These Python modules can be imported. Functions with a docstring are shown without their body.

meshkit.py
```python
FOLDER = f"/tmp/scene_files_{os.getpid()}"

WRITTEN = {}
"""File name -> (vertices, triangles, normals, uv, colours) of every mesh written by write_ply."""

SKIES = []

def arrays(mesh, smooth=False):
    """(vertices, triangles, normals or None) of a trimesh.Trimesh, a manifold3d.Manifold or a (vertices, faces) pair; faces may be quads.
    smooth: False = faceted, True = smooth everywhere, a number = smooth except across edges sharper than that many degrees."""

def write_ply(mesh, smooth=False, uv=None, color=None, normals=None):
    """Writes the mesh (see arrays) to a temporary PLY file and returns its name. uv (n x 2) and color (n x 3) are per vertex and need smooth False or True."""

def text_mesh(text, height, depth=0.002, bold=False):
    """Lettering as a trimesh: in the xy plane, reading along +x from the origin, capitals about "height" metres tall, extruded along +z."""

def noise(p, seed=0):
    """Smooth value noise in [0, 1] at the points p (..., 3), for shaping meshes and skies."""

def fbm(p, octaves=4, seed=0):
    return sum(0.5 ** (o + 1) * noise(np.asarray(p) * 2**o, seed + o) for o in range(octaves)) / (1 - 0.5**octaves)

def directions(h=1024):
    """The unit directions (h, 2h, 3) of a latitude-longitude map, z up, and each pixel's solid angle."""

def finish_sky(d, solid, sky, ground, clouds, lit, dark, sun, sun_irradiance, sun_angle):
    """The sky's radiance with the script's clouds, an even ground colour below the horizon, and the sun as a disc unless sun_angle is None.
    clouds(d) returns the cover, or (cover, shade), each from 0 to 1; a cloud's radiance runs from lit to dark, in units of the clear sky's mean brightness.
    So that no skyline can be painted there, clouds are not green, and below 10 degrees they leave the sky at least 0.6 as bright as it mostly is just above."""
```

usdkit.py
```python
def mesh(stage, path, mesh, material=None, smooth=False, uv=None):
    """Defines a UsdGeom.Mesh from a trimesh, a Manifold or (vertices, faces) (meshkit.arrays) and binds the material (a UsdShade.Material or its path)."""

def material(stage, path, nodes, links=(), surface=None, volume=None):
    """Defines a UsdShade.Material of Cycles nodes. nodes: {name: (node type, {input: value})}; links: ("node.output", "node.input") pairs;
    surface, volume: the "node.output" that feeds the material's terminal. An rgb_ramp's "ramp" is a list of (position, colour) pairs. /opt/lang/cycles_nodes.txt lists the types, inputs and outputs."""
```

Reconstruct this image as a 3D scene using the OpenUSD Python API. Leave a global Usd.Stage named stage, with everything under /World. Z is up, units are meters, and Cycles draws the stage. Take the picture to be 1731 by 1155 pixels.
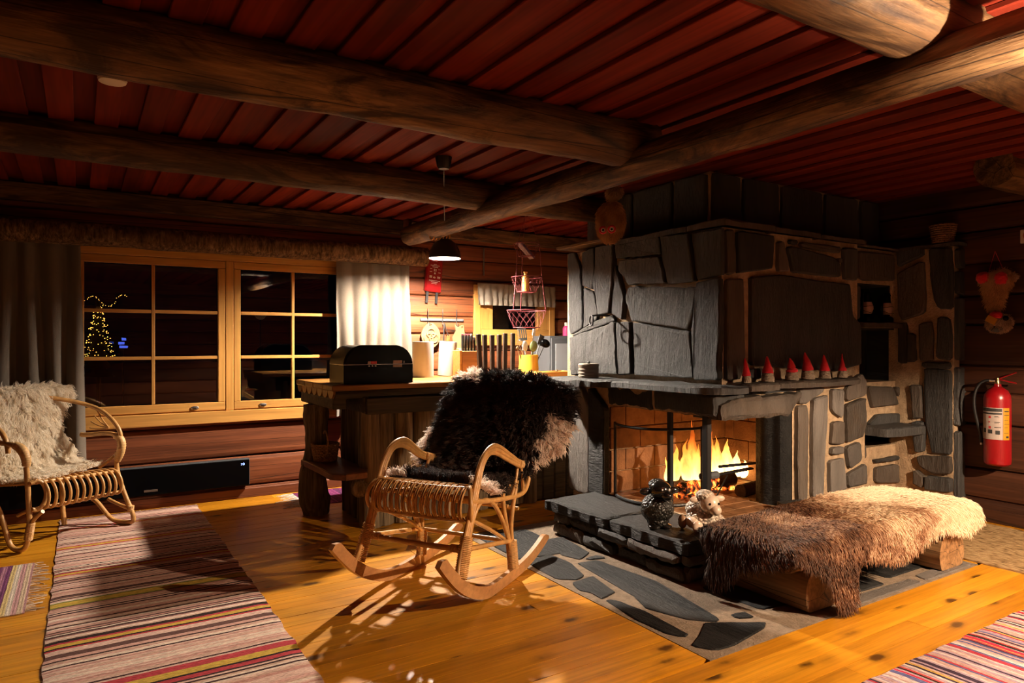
import math, random
import numpy as np, trimesh, manifold3d as m3
from shapely.geometry import Polygon, LineString, Point, box as sbox
from shapely import affinity
from pxr import Usd, UsdGeom, UsdLux, UsdShade, Gf, Sdf, Vt
import usdkit, meshkit
random.seed(7); np.random.seed(7)
rng = np.random.default_rng(7)
stage = Usd.Stage.CreateInMemory()
UsdGeom.SetStageUpAxis(stage, 'Z')
UsdGeom.Xform.Define(stage, '/World'); UsdGeom.Scope.Define(stage, '/World/Looks')

# ---------------------------------------------------------------- camera, sky, exposure
EXPOSURE = 0.0
F, CX, CY, EYE = 1160.0, 865.5, 577.5, 1.25
_t = math.radians(32.2)
FW = np.array([math.sin(_t), math.cos(_t), 0.0]); RT = np.array([math.cos(_t), -math.sin(_t), 0.0]); UP = np.array([0, 0, 1.0])
CAM = np.array([0, 0, EYE])
cam = UsdGeom.Camera.Define(stage, '/World/camera')
cam.CreateHorizontalApertureAttr(36.0); cam.CreateVerticalApertureAttr(36.0 * 1155 / 1731)
cam.CreateFocalLengthAttr(36.0 * F / 1731); cam.CreateClippingRangeAttr(Gf.Vec2f(0.05, 200)); cam.CreateExposureAttr(EXPOSURE)
cam.AddTransformOp().Set(Gf.Matrix4d(*RT, 0, *UP, 0, *(-FW), 0, *CAM, 1))
sky = UsdLux.DomeLight.Define(stage, '/World/night_sky')
sky.CreateColorAttr(Gf.Vec3f(0.35, 0.5, 1.0)); sky.CreateIntensityAttr(0.0002)
LAMP_COUNTER = 18000.0      # radiance of the lamps' bulbs and of the flames
LAMP_DINING = 92000.0
LAMP_UP = 10000.0
FLAME = 9.0
# ---------------------------------------------------------------- pixel -> world helpers (points on known planes of the room)
def ray(x, y): return FW + RT * ((x - CX) / F) - UP * ((y - CY) / F)
def onZ(x, y, z=0.0): r = ray(x, y); return CAM + r * ((z - EYE) / r[2])
def onY(x, y, c): r = ray(x, y); return CAM + r * (c / r[1])
def onX(x, y, c): r = ray(x, y); return CAM + r * (c / r[0])
def onP(x, y, p0, n): r = ray(x, y); n = np.asarray(n, float); return CAM + r * (((np.asarray(p0) - CAM) @ n) / (r @ n))
# ---------------------------------------------------------------- scene tree helpers
_used = {}
def numbered(parent, name):
    k = (parent, name); n = _used.get(k, 0); _used[k] = n + 1
    return name if n == 0 else f'{name}_{n:03d}'
class T:
    def __init__(s, path, loc, prim): s.path, s.loc, s.prim = path, np.asarray(loc, float), prim
def tagp(prim, label=None, cat=None, group=None, kind=None):
    for k, v in (('label', label), ('category', cat), ('group', group), ('kind', kind)):
        if v: prim.SetCustomDataByKey(k, v)
def thing(name, label, cat, loc=(0, 0, 0), group=None, kind=None, rotz=0.0):
    p = '/World/' + numbered('/World', name)
    x = UsdGeom.Xform.Define(stage, p); x.AddTranslateOp().Set(Gf.Vec3d(*map(float, loc)))
    if rotz: x.AddRotateZOp().Set(float(rotz))
    tagp(x.GetPrim(), label, cat, group, kind)
    return T(p, loc, x.GetPrim())
def copy_of(t, loc, rotz, label, group=None, cat=None):
    base = t.path.rsplit('/', 1)[1].split('_0')[0]
    p = '/World/' + numbered('/World', base)
    x = UsdGeom.Xform.Define(stage, p); x.AddTranslateOp().Set(Gf.Vec3d(*map(float, loc)))
    if rotz: x.AddRotateZOp().Set(float(rotz))
    x.GetPrim().GetReferences().AddInternalReference(t.path); x.GetPrim().SetInstanceable(True)
    tagp(x.GetPrim(), label, cat, group)
    return x
def part(t, name, mesh, mat, label=None, smooth=False, local=False, kind=None):
    """a part (mesh in world coordinates unless local) of thing or part t"""
    v, f, n = meshkit.arrays(mesh, smooth)
    loc = t.loc
    if not local: v = v - loc
    p = t.path + '/' + numbered(t.path, name)
    usdkit.mesh(stage, p, trimesh.Trimesh(v, f, process=False), mat, False)
    m = UsdGeom.Mesh.Get(stage, p)
    if n is not None:
        m.CreateNormalsAttr(Vt.Vec3fArray.FromNumpy(n.astype(np.float32))); m.SetNormalsInterpolation('vertex')
    tagp(m.GetPrim(), label, kind=kind)
    return T(p, loc, m.GetPrim())
def single(name, mesh, mat, label=None, cat=None, group=None, kind=None, smooth=False):
    """a thing (or piece of the setting) that is one mesh"""
    p = '/World/' + numbered('/World', name)
    m = usdkit.mesh(stage, p, mesh, mat, smooth)
    tagp(m.GetPrim(), label, cat, group, kind)
    return T(p, (0, 0, 0), m.GetPrim())
def curves(t, name, strands, widths, mat, label=None, kind=None):
    """hair: strands (n, k, 3) in world coordinates, widths (k,) or (n,k)"""
    n, k, _ = strands.shape
    p = t.path + '/' + numbered(t.path, name)
    c = UsdGeom.BasisCurves.Define(stage, p)
    c.CreateTypeAttr('linear'); c.CreateWrapAttr('nonperiodic')
    c.CreatePointsAttr(Vt.Vec3fArray.FromNumpy((strands - t.loc).reshape(-1, 3).astype(np.float32)))
    c.CreateCurveVertexCountsAttr(Vt.IntArray.FromNumpy(np.full(n, k, np.int32)))
    w = np.broadcast_to(widths, (n, k)).reshape(-1).astype(np.float32)
    c.CreateWidthsAttr(Vt.FloatArray.FromNumpy(np.ascontiguousarray(w))); c.SetWidthsInterpolation('vertex')
    UsdShade.MaterialBindingAPI.Apply(c.GetPrim()).Bind(mat)
    tagp(c.GetPrim(), label, kind=kind)
    return T(p, t.loc, c.GetPrim())
# ---------------------------------------------------------------- mesh helpers
cat_ = trimesh.util.concatenate
def box(x0, x1, y0, y1, z0, z1, r=0.0):
    x0, x1 = sorted((x0, x1)); y0, y1 = sorted((y0, y1)); z0, z1 = sorted((z0, z1))
    if r <= 0:
        return trimesh.creation.box(bounds=[[x0, y0, z0], [x1, y1, z1]])
    r = min(r, (x1 - x0) * .45, (y1 - y0) * .45, (z1 - z0) * .45)
    pts = []
    for sx in (0, 1):
        for sy in (0, 1):
            for sz in (0, 1):
                c = np.array([x1 if sx else x0, y1 if sy else y0, z1 if sz else z0]); d = np.array([-1 if sx else 1, -1 if sy else 1, -1 if sz else 1]) * r
                for k in range(3): e = d.copy(); e[k] = 0; pts.append(c + e)
    return trimesh.convex.convex_hull(np.array(pts))
def spline(pts, n=40):
    from scipy.interpolate import CubicSpline
    p = np.asarray(pts, float)
    if len(p) == 2: return np.linspace(p[0], p[1], max(2, n))
    d = np.r_[0, np.cumsum(np.linalg.norm(np.diff(p, axis=0), axis=1) ** .7 + 1e-9)]
    return CubicSpline(d, p)(np.linspace(0, d[-1], n))
def tube(points, r, sides=10, n=None, cap=True, flat=None):
    p = spline(points, n) if n else np.asarray(points, float)
    t = np.gradient(p, axis=0); t /= np.linalg.norm(t, axis=1, keepdims=True) + 1e-12
    a = np.zeros_like(p); ref = np.array([0, 0, 1.0]) if abs(t[0][2]) < .9 else np.array([1.0, 0, 0])
    u = np.cross(t[0], ref); u /= np.linalg.norm(u)
    for i in range(len(p)):
        u = u - t[i] * (u @ t[i]); u /= np.linalg.norm(u) + 1e-12; a[i] = u
    b = np.cross(t, a); ang = np.arange(sides) * 2 * np.pi / sides
    r = np.broadcast_to(r, (len(p),))
    v = p[:, None] + r[:, None, None] * (np.cos(ang)[None, :, None] * a[:, None] + np.sin(ang)[None, :, None] * b[:, None] * (flat or 1.0))
    v = v.reshape(-1, 3); i, j = np.meshgrid(np.arange(len(p) - 1), np.arange(sides), indexing='ij'); j2 = (j + 1) % sides
    q = np.stack([i * sides + j, i * sides + j2, (i + 1) * sides + j2, (i + 1) * sides + j], -1).reshape(-1, 4)
    f = np.vstack([q[:, [0, 1, 2]], q[:, [0, 2, 3]]])
    if cap:
        k = len(v); v = np.vstack([v, p[0], p[-1]]); j = np.arange(sides); e = (len(p) - 1) * sides
        f = np.vstack([f, np.stack([np.full(sides, k), (j + 1) % sides, j], 1), np.stack([np.full(sides, k + 1), e + j, e + (j + 1) % sides], 1)])
    m = trimesh.Trimesh(v, f, process=False)
    if m.volume < 0: m.invert()
    return m
def lathe(profile, at=(0, 0, 0), sides=28):
    """profile [(r, z), ...] bottom to top around z, closed on the axis"""
    pr = list(profile)
    if pr[0][0] > 1e-6: pr = [(0, pr[0][1])] + pr
    if pr[-1][0] > 1e-6: pr = pr + [(0, pr[-1][1])]
    m = trimesh.creation.revolve(np.array(pr, float), sections=sides); m.apply_translation(at); return m
def ridged(p0, p1, r, pitch=.006, amp=.1, sides=10):
    """a cane binding: a short tube with the ridges of its winding"""
    L = np.linalg.norm(np.subtract(p1, p0)); n = max(6, int(L / pitch * 4)); s = np.linspace(0, 1, n)
    rr = r * (1 + amp * np.sin(s * L / pitch * 2 * np.pi)); rr[0] *= .85; rr[-1] *= .85
    return tube(np.asarray(p0)[None] * (1 - s[:, None]) + np.asarray(p1)[None] * s[:, None], rr, sides)
def log(p0, p1, r0, r1=None, seed=0, n=60, sides=20, amp=.08, bend=.01):
    """a hewn log: round, uneven, slightly bent, with flat cuts"""
    r1 = r1 or r0; p0, p1 = np.asarray(p0, float), np.asarray(p1, float); L = np.linalg.norm(p1 - p0)
    s = np.linspace(0, 1, n); c = p0[None] * (1 - s[:, None]) + p1[None] * s[:, None]
    t = (p1 - p0) / L; a = np.cross(t, [0, 0, 1.0]); a = a / np.linalg.norm(a) if np.linalg.norm(a) > .1 else np.array([1.0, 0, 0]); b = np.cross(a, t)
    nz = lambda k: (meshkit.fbm(np.c_[s * L * .9, 0 * s + k, 0 * s + seed], 3, seed) - .5)[:, None]
    c = c + a * nz(1) * bend * 2 + b * nz(9) * bend * 2
    ang = np.arange(sides) * 2 * np.pi / sides
    S, A = np.meshgrid(s * L, ang, indexing='ij')
    q = np.stack([S * 2.2, np.cos(A) * 1.3, np.sin(A) * 1.3 + seed * 3.7], -1)
    rr = (r0 * (1 - s) + r1 * s)[:, None] * (1 + amp * (meshkit.fbm(q, 3, seed) - .5) * 2 + amp * .6 * (meshkit.noise(q * 3.1, seed + 5) - .5))
    v = c[:, None] + rr[..., None] * (np.cos(A)[..., None] * a + np.sin(A)[..., None] * b)
    v = v.reshape(-1, 3); i, j = np.meshgrid(np.arange(n - 1), np.arange(sides), indexing='ij'); j2 = (j + 1) % sides
    Q = np.stack([i * sides + j, i * sides + j2, (i + 1) * sides + j2, (i + 1) * sides + j], -1).reshape(-1, 4)
    f = np.vstack([Q[:, [0, 1, 2]], Q[:, [0, 2, 3]]]); k = len(v); v = np.vstack([v, c[0], c[-1]]); j = np.arange(sides); e = (n - 1) * sides
    f = np.vstack([f, np.stack([np.full(sides, k), (j + 1) % sides, j], 1), np.stack([np.full(sides, k + 1), e + j, e + (j + 1) % sides], 1)])
    m = trimesh.Trimesh(v, f, process=False)
    if m.volume < 0: m.invert()
    return m
def man(m): return m3.Manifold(m3.Mesh(np.asarray(m.vertices, np.float32), np.asarray(m.faces, np.uint32)))
def tri(m): x = m.to_mesh(); return trimesh.Trimesh(np.array(x.vert_properties[:, :3]), np.array(x.tri_verts), process=False)
def cut(m, *holes):
    a = man(m)
    for h in holes: a = a - man(h)
    return tri(a)
def ball(c, r, sub=2, scale=(1, 1, 1)):
    m = trimesh.creation.icosphere(sub, 1.0); m.apply_scale(np.array(scale) * r); m.apply_translation(c); return m
def bent(m, amp, freq, seed=0):
    """push the vertices of m about with smooth noise"""
    v = np.asarray(m.vertices); d = np.stack([meshkit.fbm(v * freq + k * 31.7, 3, seed + k) - .5 for k in range(3)], 1)
    return trimesh.Trimesh(v + d * 2 * amp, m.faces, process=False)
def rot(m, deg, axis, at): m = m.copy(); m.apply_transform(trimesh.transformations.rotation_matrix(math.radians(deg), axis, at)); return m
def cap_tri(ring):
    v, f = trimesh.creation.triangulate_polygon(Polygon(ring), engine='earcut'); return np.asarray(v), np.asarray(f)
def stone(poly2, thick, O, U, V, N, seed=0, bevel=.008, rough=.004, shrink=.0, round_=.012, step=.03, back=.0):
    """an uneven flat stone: outline in the plane (O, U, V), standing out by thick along N"""
    g = Polygon(poly2).buffer(0)
    if shrink: g = g.buffer(-shrink)
    g = g.buffer(-round_).buffer(round_) if round_ else g
    if g.is_empty: return None
    if g.geom_type != 'Polygon': g = max(g.geoms, key=lambda a: a.area)
    L = g.exterior.length; n = max(10, int(L / step)); ring = np.array([g.exterior.interpolate(i / n, normalized=True).coords[0] for i in range(n)])
    if Polygon(ring).exterior.is_ccw is False: ring = ring[::-1]
    j = meshkit.fbm(np.c_[ring * 23, np.full(n, seed * 1.3)], 2, seed) - .5
    tan = np.roll(ring, -1, 0) - np.roll(ring, 1, 0); nor = np.c_[-tan[:, 1], tan[:, 0]] / (np.linalg.norm(tan, axis=1, keepdims=True) + 1e-9)
    ring = ring + nor * (j * rough * 2.4)[:, None]
    inner = ring + nor * bevel * (.7 + .8 * meshkit.noise(np.c_[ring * 40, np.full(n, seed)], seed)[:, None])
    if not Polygon(inner).is_valid: inner = ring * .97 + ring.mean(0) * .03
    h = lambda q: thick + (meshkit.fbm(np.c_[q * 7, np.full(len(q), seed * 2.1)], 3, seed) - .5) * rough * 2.5
    cv, cf = cap_tri(inner)
    P3 = lambda q, z: O + q[:, :1] * U + q[:, 1:2] * V + np.asarray(z).reshape(-1, 1) * N
    A, B, C = P3(ring, np.full(n, -back)), P3(ring, h(ring) - bevel * .8), P3(cv[:, :2], h(cv[:, :2]))
    if len(cv) != n: C = P3(inner, h(inner))
    i = np.arange(n); k = (i + 1) % n; q = []
    for a, b in ((0, n), (n, 2 * n)): q += [np.stack([a + i, a + k, b + k], 1), np.stack([a + i, b + k, b + i], 1)]
    f = np.vstack(q + [cf + 2 * n]); m = trimesh.Trimesh(np.vstack([A, B, C]), f, process=False)
    return m
def strands_on(pts, nrm, length, flow, seed=0, k=4, curl=.0, clump=.0, cell=.03, gravity=.0, rand=.25, up=.6):
    """hair from roots pts with normals nrm; flow (n,3) lies along the skin; clump pulls tips together in locks"""
    g = np.random.default_rng(seed); n = len(pts)
    d = nrm * up + flow + g.normal(0, rand, (n, 3)); d /= np.linalg.norm(d, axis=1, keepdims=True) + 1e-9
    L = (np.asarray(length) * g.uniform(.7, 1.15, n))[:, None]
    tip = pts + d * L
    if clump:
        key = np.floor(pts / cell).astype(int); _, inv = np.unique(key, axis=0, return_inverse=True); inv = inv.ravel()
        cnt = np.bincount(inv).astype(float)[:, None]; c = np.stack([np.bincount(inv, tip[:, i]) for i in range(3)], 1) / cnt
        c += g.normal(0, cell * .5, c.shape); tip = tip * (1 - clump) + c[inv] * clump
    ph = g.uniform(0, 6.28, n); out = np.zeros((n, k, 3)); s = np.linspace(0, 1, k)
    for i, a in enumerate(s):
        x = pts * (1 - a) + tip * a + nrm * L * .22 * (a * (1 - a)) * 2
        x[:, 2] -= (gravity * L[:, 0]) * a * a
        if curl: x = x + curl * L * np.stack([np.sin(ph + a * 5), np.cos(ph + a * 5), np.sin(ph * 1.7 + a * 4)], 1) * a
        out[:, i] = x
    return out
# ---------------------------------------------------------------- materials
LK = '/World/Looks/'
def simple(name, col, rough=.5, metal=0., spec=.5, var=.0, scale=12., bump=.0, bscale=60., coat=0., sheen=0., trans=0.):
    n = {'p': ('principled_bsdf', {'base_color': col, 'roughness': rough, 'metallic': metal, 'specular_ior_level': spec, 'coat_weight': coat, 'sheen_weight': sheen}), 'g': ('geometry', {})}
    l = []
    if var:
        n['n'] = ('noise_texture', {'scale': scale, 'detail': 5., 'roughness': .6}); c = np.array(col)
        n['r'] = ('rgb_ramp', {'ramp': [(.25, c * (1 - var)), (.75, np.minimum(c * (1 + var), 1))]})
        l += [('g.position', 'n.vector'), ('n.fac', 'r.fac'), ('r.color', 'p.base_color')]
    if bump:
        n['bn'] = ('noise_texture', {'scale': bscale, 'detail': 4.}); n['b'] = ('bump', {'strength': bump, 'distance': .01})
        l += [('g.position', 'bn.vector'), ('bn.fac', 'b.height'), ('b.normal', 'p.normal')]
    return usdkit.material(stage, LK + name, n, l, surface='p.BSDF')
def glow(name, col, strength):
    return usdkit.material(stage, LK + name, {'e': ('emission', {'color': col, 'strength': float(strength)})}, [], surface='e.emission')
def wood(name, stops, axis=0, scale=7., stretch=.12, grain=55., gfac=.45, rough=.5, bump=.25, bdist=.006, knots=0., knot_col=(.03, .012, .004), kscale=2.6, var=.35, spec=.35, coat=0., blotch=None, cracks=0.):
    """wood with grain along the world axis, tone varied per object, optional knots, dark blotches, drying cracks"""
    st = [1., 1., 1.]; st[axis] = stretch; sg = [1., 1., 1.]; sg[axis] = stretch * .35; sk = [1., 1., 1.]; sk[axis] = .45
    n = {'g': ('geometry', {}), 'o': ('object_info', {}), 'm1': ('mapping', {'scale': st}), 'm2': ('mapping', {'scale': sg}),
         'ro': ('math', {'math_type': 'multiply', 'value2': 37.}), 'cx': ('combine_xyz', {}), 'ad': ('vector_math', {'math_type': 'add'}),
         'n1': ('noise_texture', {'scale': scale, 'detail': 5., 'roughness': .55, 'distortion': .6}), 'r1': ('rgb_ramp', {'ramp': stops}),
         'n2': ('noise_texture', {'scale': grain, 'detail': 3., 'roughness': .6}), 'r2': ('rgb_ramp', {'ramp': [(.3, (1 - gfac,) * 3), (.62, (1., 1., 1.))]}),
         'mx': ('mix', {'mix_type': 'multiply', 'fac': 1.}), 'vr': ('map_range', {'from_min': 0., 'from_max': 1., 'to_min': 1 - var, 'to_max': 1 + var}),
         'hv': ('hsv', {'hue': .5, 'saturation': 1.}), 'b': ('bump', {'strength': bump, 'distance': bdist}),
         'p': ('principled_bsdf', {'roughness': rough, 'specular_ior_level': spec, 'coat_weight': coat, 'coat_roughness': .25})}
    l = [('o.random', 'ro.value1'), ('ro.value', 'cx.x'), ('ro.value', 'cx.y'), ('ro.value', 'cx.z'), ('g.position', 'ad.vector1'), ('cx.vector', 'ad.vector2'),
         ('ad.vector', 'm1.vector'), ('ad.vector', 'm2.vector'), ('m1.vector', 'n1.vector'), ('m2.vector', 'n2.vector'), ('n1.fac', 'r1.fac'), ('n2.fac', 'r2.fac'),
         ('r1.color', 'mx.color1'), ('r2.color', 'mx.color2'), ('o.random', 'vr.value'), ('vr.result', 'hv.value'), ('mx.color', 'hv.color'), ('n2.fac', 'b.height'), ('b.normal', 'p.normal')]
    last = 'hv.color'
    if blotch:
        n['n3'] = ('noise_texture', {'scale': blotch[0], 'detail': 6., 'roughness': .65, 'distortion': 1.2}); n['r3'] = ('rgb_ramp', {'ramp': [(blotch[1], (0., 0., 0.)), (blotch[2], (1., 1., 1.))]})
        n['mb'] = ('mix', {'color2': blotch[3]}); l += [('m1.vector', 'n3.vector'), ('n3.fac', 'r3.fac'), ('r3.color', 'mb.fac'), (last, 'mb.color1')]; last = 'mb.color'
    if knots:
        n['mk'] = ('mapping', {'scale': sk}); n['vk'] = ('voronoi_texture', {'scale': kscale, 'randomness': 1.}); n['nk'] = ('noise_texture', {'scale': 22., 'detail': 3.})
        n['wk'] = ('math', {'math_type': 'multiply_add', 'value2': .16}); n['rk'] = ('rgb_ramp', {'ramp': [(.0, (1., 1., 1.)), (knots, (.9, .9, .9)), (knots * 1.7, (.25, .25, .25)), (knots * 3., (0., 0., 0.))]})
        n['sk'] = ('math', {'math_type': 'subtract', 'value2': .08})
        n['mk2'] = ('mix', {'color2': knot_col}); l += [('ad.vector', 'mk.vector'), ('mk.vector', 'vk.vector'), ('ad.vector', 'nk.vector'), ('nk.fac', 'wk.value1'), ('vk.distance', 'wk.value3'), ('wk.value', 'sk.value1'), ('sk.value', 'rk.fac'), ('rk.color', 'mk2.fac'), (last, 'mk2.color1')]; last = 'mk2.color'
    if cracks:
        n['mc'] = ('mapping', {'scale': [1. if i != axis else .022 for i in range(3)]}); n['vc'] = ('voronoi_texture', {'scale': 9., 'feature': 'distance_to_edge'})
        n['rc'] = ('rgb_ramp', {'ramp': [(0., (1., 1., 1.)), (cracks, (.0, .0, .0))]}); n['mc2'] = ('mix', {'color2': (.012, .006, .003)})
        l += [('ad.vector', 'mc.vector'), ('mc.vector', 'vc.vector'), ('vc.distance', 'rc.fac'), ('rc.color', 'mc2.fac'), (last, 'mc2.color1')]; last = 'mc2.color'
    l.append((last, 'p.base_color'))
    return usdkit.material(stage, LK + name, n, l, surface='p.BSDF')
def slate(name, c1, c2, rough=.55, bump=.9, rust=.0, streak=(1., 1., .25), spec=.4):
    n = {'g': ('geometry', {}), 'o': ('object_info', {}), 'm': ('mapping', {'scale': streak}), 'n1': ('noise_texture', {'scale': 9., 'detail': 7., 'roughness': .62, 'distortion': .8}),
         'r1': ('rgb_ramp', {'ramp': [(.3, c1), (.7, c2)]}), 'n2': ('noise_texture', {'scale': 45., 'detail': 6., 'roughness': .7}), 'b': ('bump', {'strength': bump, 'distance': .02}),
         'vr': ('map_range', {'from_min': 0., 'from_max': 1., 'to_min': .6, 'to_max': 1.5}), 'hv': ('hsv', {'hue': .5, 'saturation': 1.}),
         'n3': ('noise_texture', {'scale': 3.2, 'detail': 5., 'roughness': .6}), 'r3': ('rgb_ramp', {'ramp': [(.5, (0., 0., 0.)), (.75, (rust,) * 3)]}), 'mr': ('mix', {'color2': (.11, .06, .02)}),
         'p': ('principled_bsdf', {'roughness': rough, 'specular_ior_level': spec})}
    l = [('g.position', 'm.vector'), ('m.vector', 'n1.vector'), ('m.vector', 'n2.vector'), ('n1.fac', 'r1.fac'), ('r1.color', 'hv.color'), ('o.random', 'vr.value'), ('vr.result', 'hv.value'),
         ('g.position', 'n3.vector'), ('n3.fac', 'r3.fac'), ('r3.color', 'mr.fac'), ('hv.color', 'mr.color1'), ('mr.color', 'p.base_color'), ('n2.fac', 'b.height'), ('b.normal', 'p.normal')]
    return usdkit.material(stage, LK + name, n, l, surface='p.BSDF')
def pane_mat(name, base=.05, tint=(.93, .95, .95)):
    n = {'t': ('transparent_bsdf', {'color': tint}), 'gl': ('glossy_bsdf', {'color': (1., 1., 1.), 'roughness': .0}), 'lw': ('layer_weight', {'blend': .5}),
         'pw': ('math', {'math_type': 'power', 'value2': 4.}), 'ma': ('math', {'math_type': 'multiply_add', 'value2': .6, 'value3': base}), 'mx': ('mix_closure', {})}
    l = [('lw.facing', 'pw.value1'), ('pw.value', 'ma.value1'), ('ma.value', 'mx.fac'), ('t.BSDF', 'mx.closure1'), ('gl.BSDF', 'mx.closure2')]
    return usdkit.material(stage, LK + name, n, l, surface='mx.closure')
M = {}
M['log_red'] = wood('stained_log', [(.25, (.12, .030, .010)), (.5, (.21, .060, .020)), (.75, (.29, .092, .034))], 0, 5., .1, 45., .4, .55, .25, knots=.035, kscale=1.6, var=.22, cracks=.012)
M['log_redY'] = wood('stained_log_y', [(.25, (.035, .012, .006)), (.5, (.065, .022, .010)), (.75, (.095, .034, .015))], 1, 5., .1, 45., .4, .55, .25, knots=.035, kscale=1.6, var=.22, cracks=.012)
M['ceil'] = wood('red_ceiling_board', [(.25, (.08, .007, .0025)), (.5, (.145, .0145, .005)), (.75, (.20, .025, .008))], 1, 5., .1, 40., .35, .7, .15, knots=.03, kscale=1.3, var=.3, spec=.12)
M['beamX'] = wood('beam_log_x', [(.2, (.045, .020, .007)), (.45, (.16, .080, .030)), (.75, (.34, .19, .078))], 0, 4., .25, 50., .5, .6, .5, .012, knots=.05, kscale=2.2, var=.12, blotch=(8., .44, .60, (.040, .018, .007)), cracks=.02)
M['beamY'] = wood('beam_log_y', [(.2, (.045, .020, .007)), (.45, (.16, .080, .030)), (.75, (.34, .19, .078))], 1, 4., .25, 50., .5, .6, .5, .012, knots=.05, kscale=2.2, var=.12, blotch=(8., .44, .60, (.040, .018, .007)), cracks=.02)
M['floor'] = wood('varnished_floor_board', [(.25, (.42, .155, .008)), (.5, (.60, .245, .013)), (.75, (.72, .33, .022))], 0, 4., .1, 60., .3, .3, .06, .003, knots=.11, kscale=7.5, knot_col=(.06, .02, .003), var=.16, spec=.5)
M['pine'] = wood('pine_frame', [(.3, (.48, .22, .05)), (.6, (.60, .30, .075))], 0, 5., .1, 60., .25, .45, .1, knots=.03, kscale=2., knot_col=(.2, .07, .015), var=.08)
M['pineZ'] = wood('pine_frame_upright', [(.3, (.48, .22, .05)), (.6, (.60, .30, .075))], 2, 5., .1, 60., .25, .45, .1, knots=.03, kscale=2., knot_col=(.2, .07, .015), var=.08)
M['bark'] = wood('grey_driftwood', [(.2, (.08, .048, .027)), (.5, (.27, .19, .11)), (.8, (.45, .33, .20))], 2, 9., .15, 40., .7, .8, .9, .02, var=.3, spec=.2, blotch=(4., .55, .75, (.05, .028, .014)))
M['fuzzylog'] = wood('barked_valance_log', [(.2, (.05, .024, .010)), (.5, (.15, .08, .035)), (.8, (.30, .19, .09))], 2, 26., .5, 40., .75, .85, 1., .02, var=.05, spec=.15)
M['slab'] = wood('counter_top_plank', [(.25, (.15, .055, .010)), (.5, (.27, .115, .022)), (.75, (.36, .17, .04))], 0, 5., .1, 50., .4, .35, .12, knots=.04, kscale=2., var=.2)
M['darkplank'] = wood('weathered_dark_plank', [(.25, (.03, .02, .011)), (.6, (.085, .06, .034)), (.8, (.12, .09, .05))], 0, 7., .12, 45., .6, .7, .6, .01, var=.2)
M['shelfwood'] = wood('oiled_shelf_wood', [(.3, (.13, .045, .012)), (.6, (.25, .10, .03))], 1, 6., .12, 50., .4, .4, .2, var=.1)
M['benchwood'] = wood('bench_log', [(.25, (.20, .10, .04)), (.5, (.36, .20, .09)), (.8, (.46, .28, .13))], 1, 5., .15, 45., .5, .6, .3, var=.1, cracks=.015)
M['rocker'] = wood('rocker_wood', [(.3, (.36, .16, .06)), (.6, (.52, .26, .10))], 0, 6., .2, 60., .25, .4, .1, var=.08)
M['cane'] = simple('rattan_cane', (.52, .27, .085), .38, var=.3, scale=18., bump=.1)
M['bind'] = simple('cane_binding', (.62, .36, .14), .45, var=.25, scale=40.)
M['slate'] = slate('slate', (.022, .022, .0225), (.058, .056, .055))
M['slate2'] = slate('slate_brown', (.055, .043, .034), (.11, .088, .072), rust=.35)
M['slate3'] = slate('slate_light', (.10, .088, .08), (.17, .15, .135), rust=.15)
M['slab_st'] = slate('hearth_slate', (.010, .0105, .011), (.034, .033, .033), rough=.5, streak=(1., .25, 1.), spec=.2)
M['mortar'] = simple('lime_mortar', (.40, .285, .18), .9, var=.3, scale=25., bump=.8, bscale=90., spec=.15)
M['dkmortar'] = simple('floor_mortar', (.22, .165, .118), .9, var=.3, scale=25., bump=.6, bscale=90., spec=.15)
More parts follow.
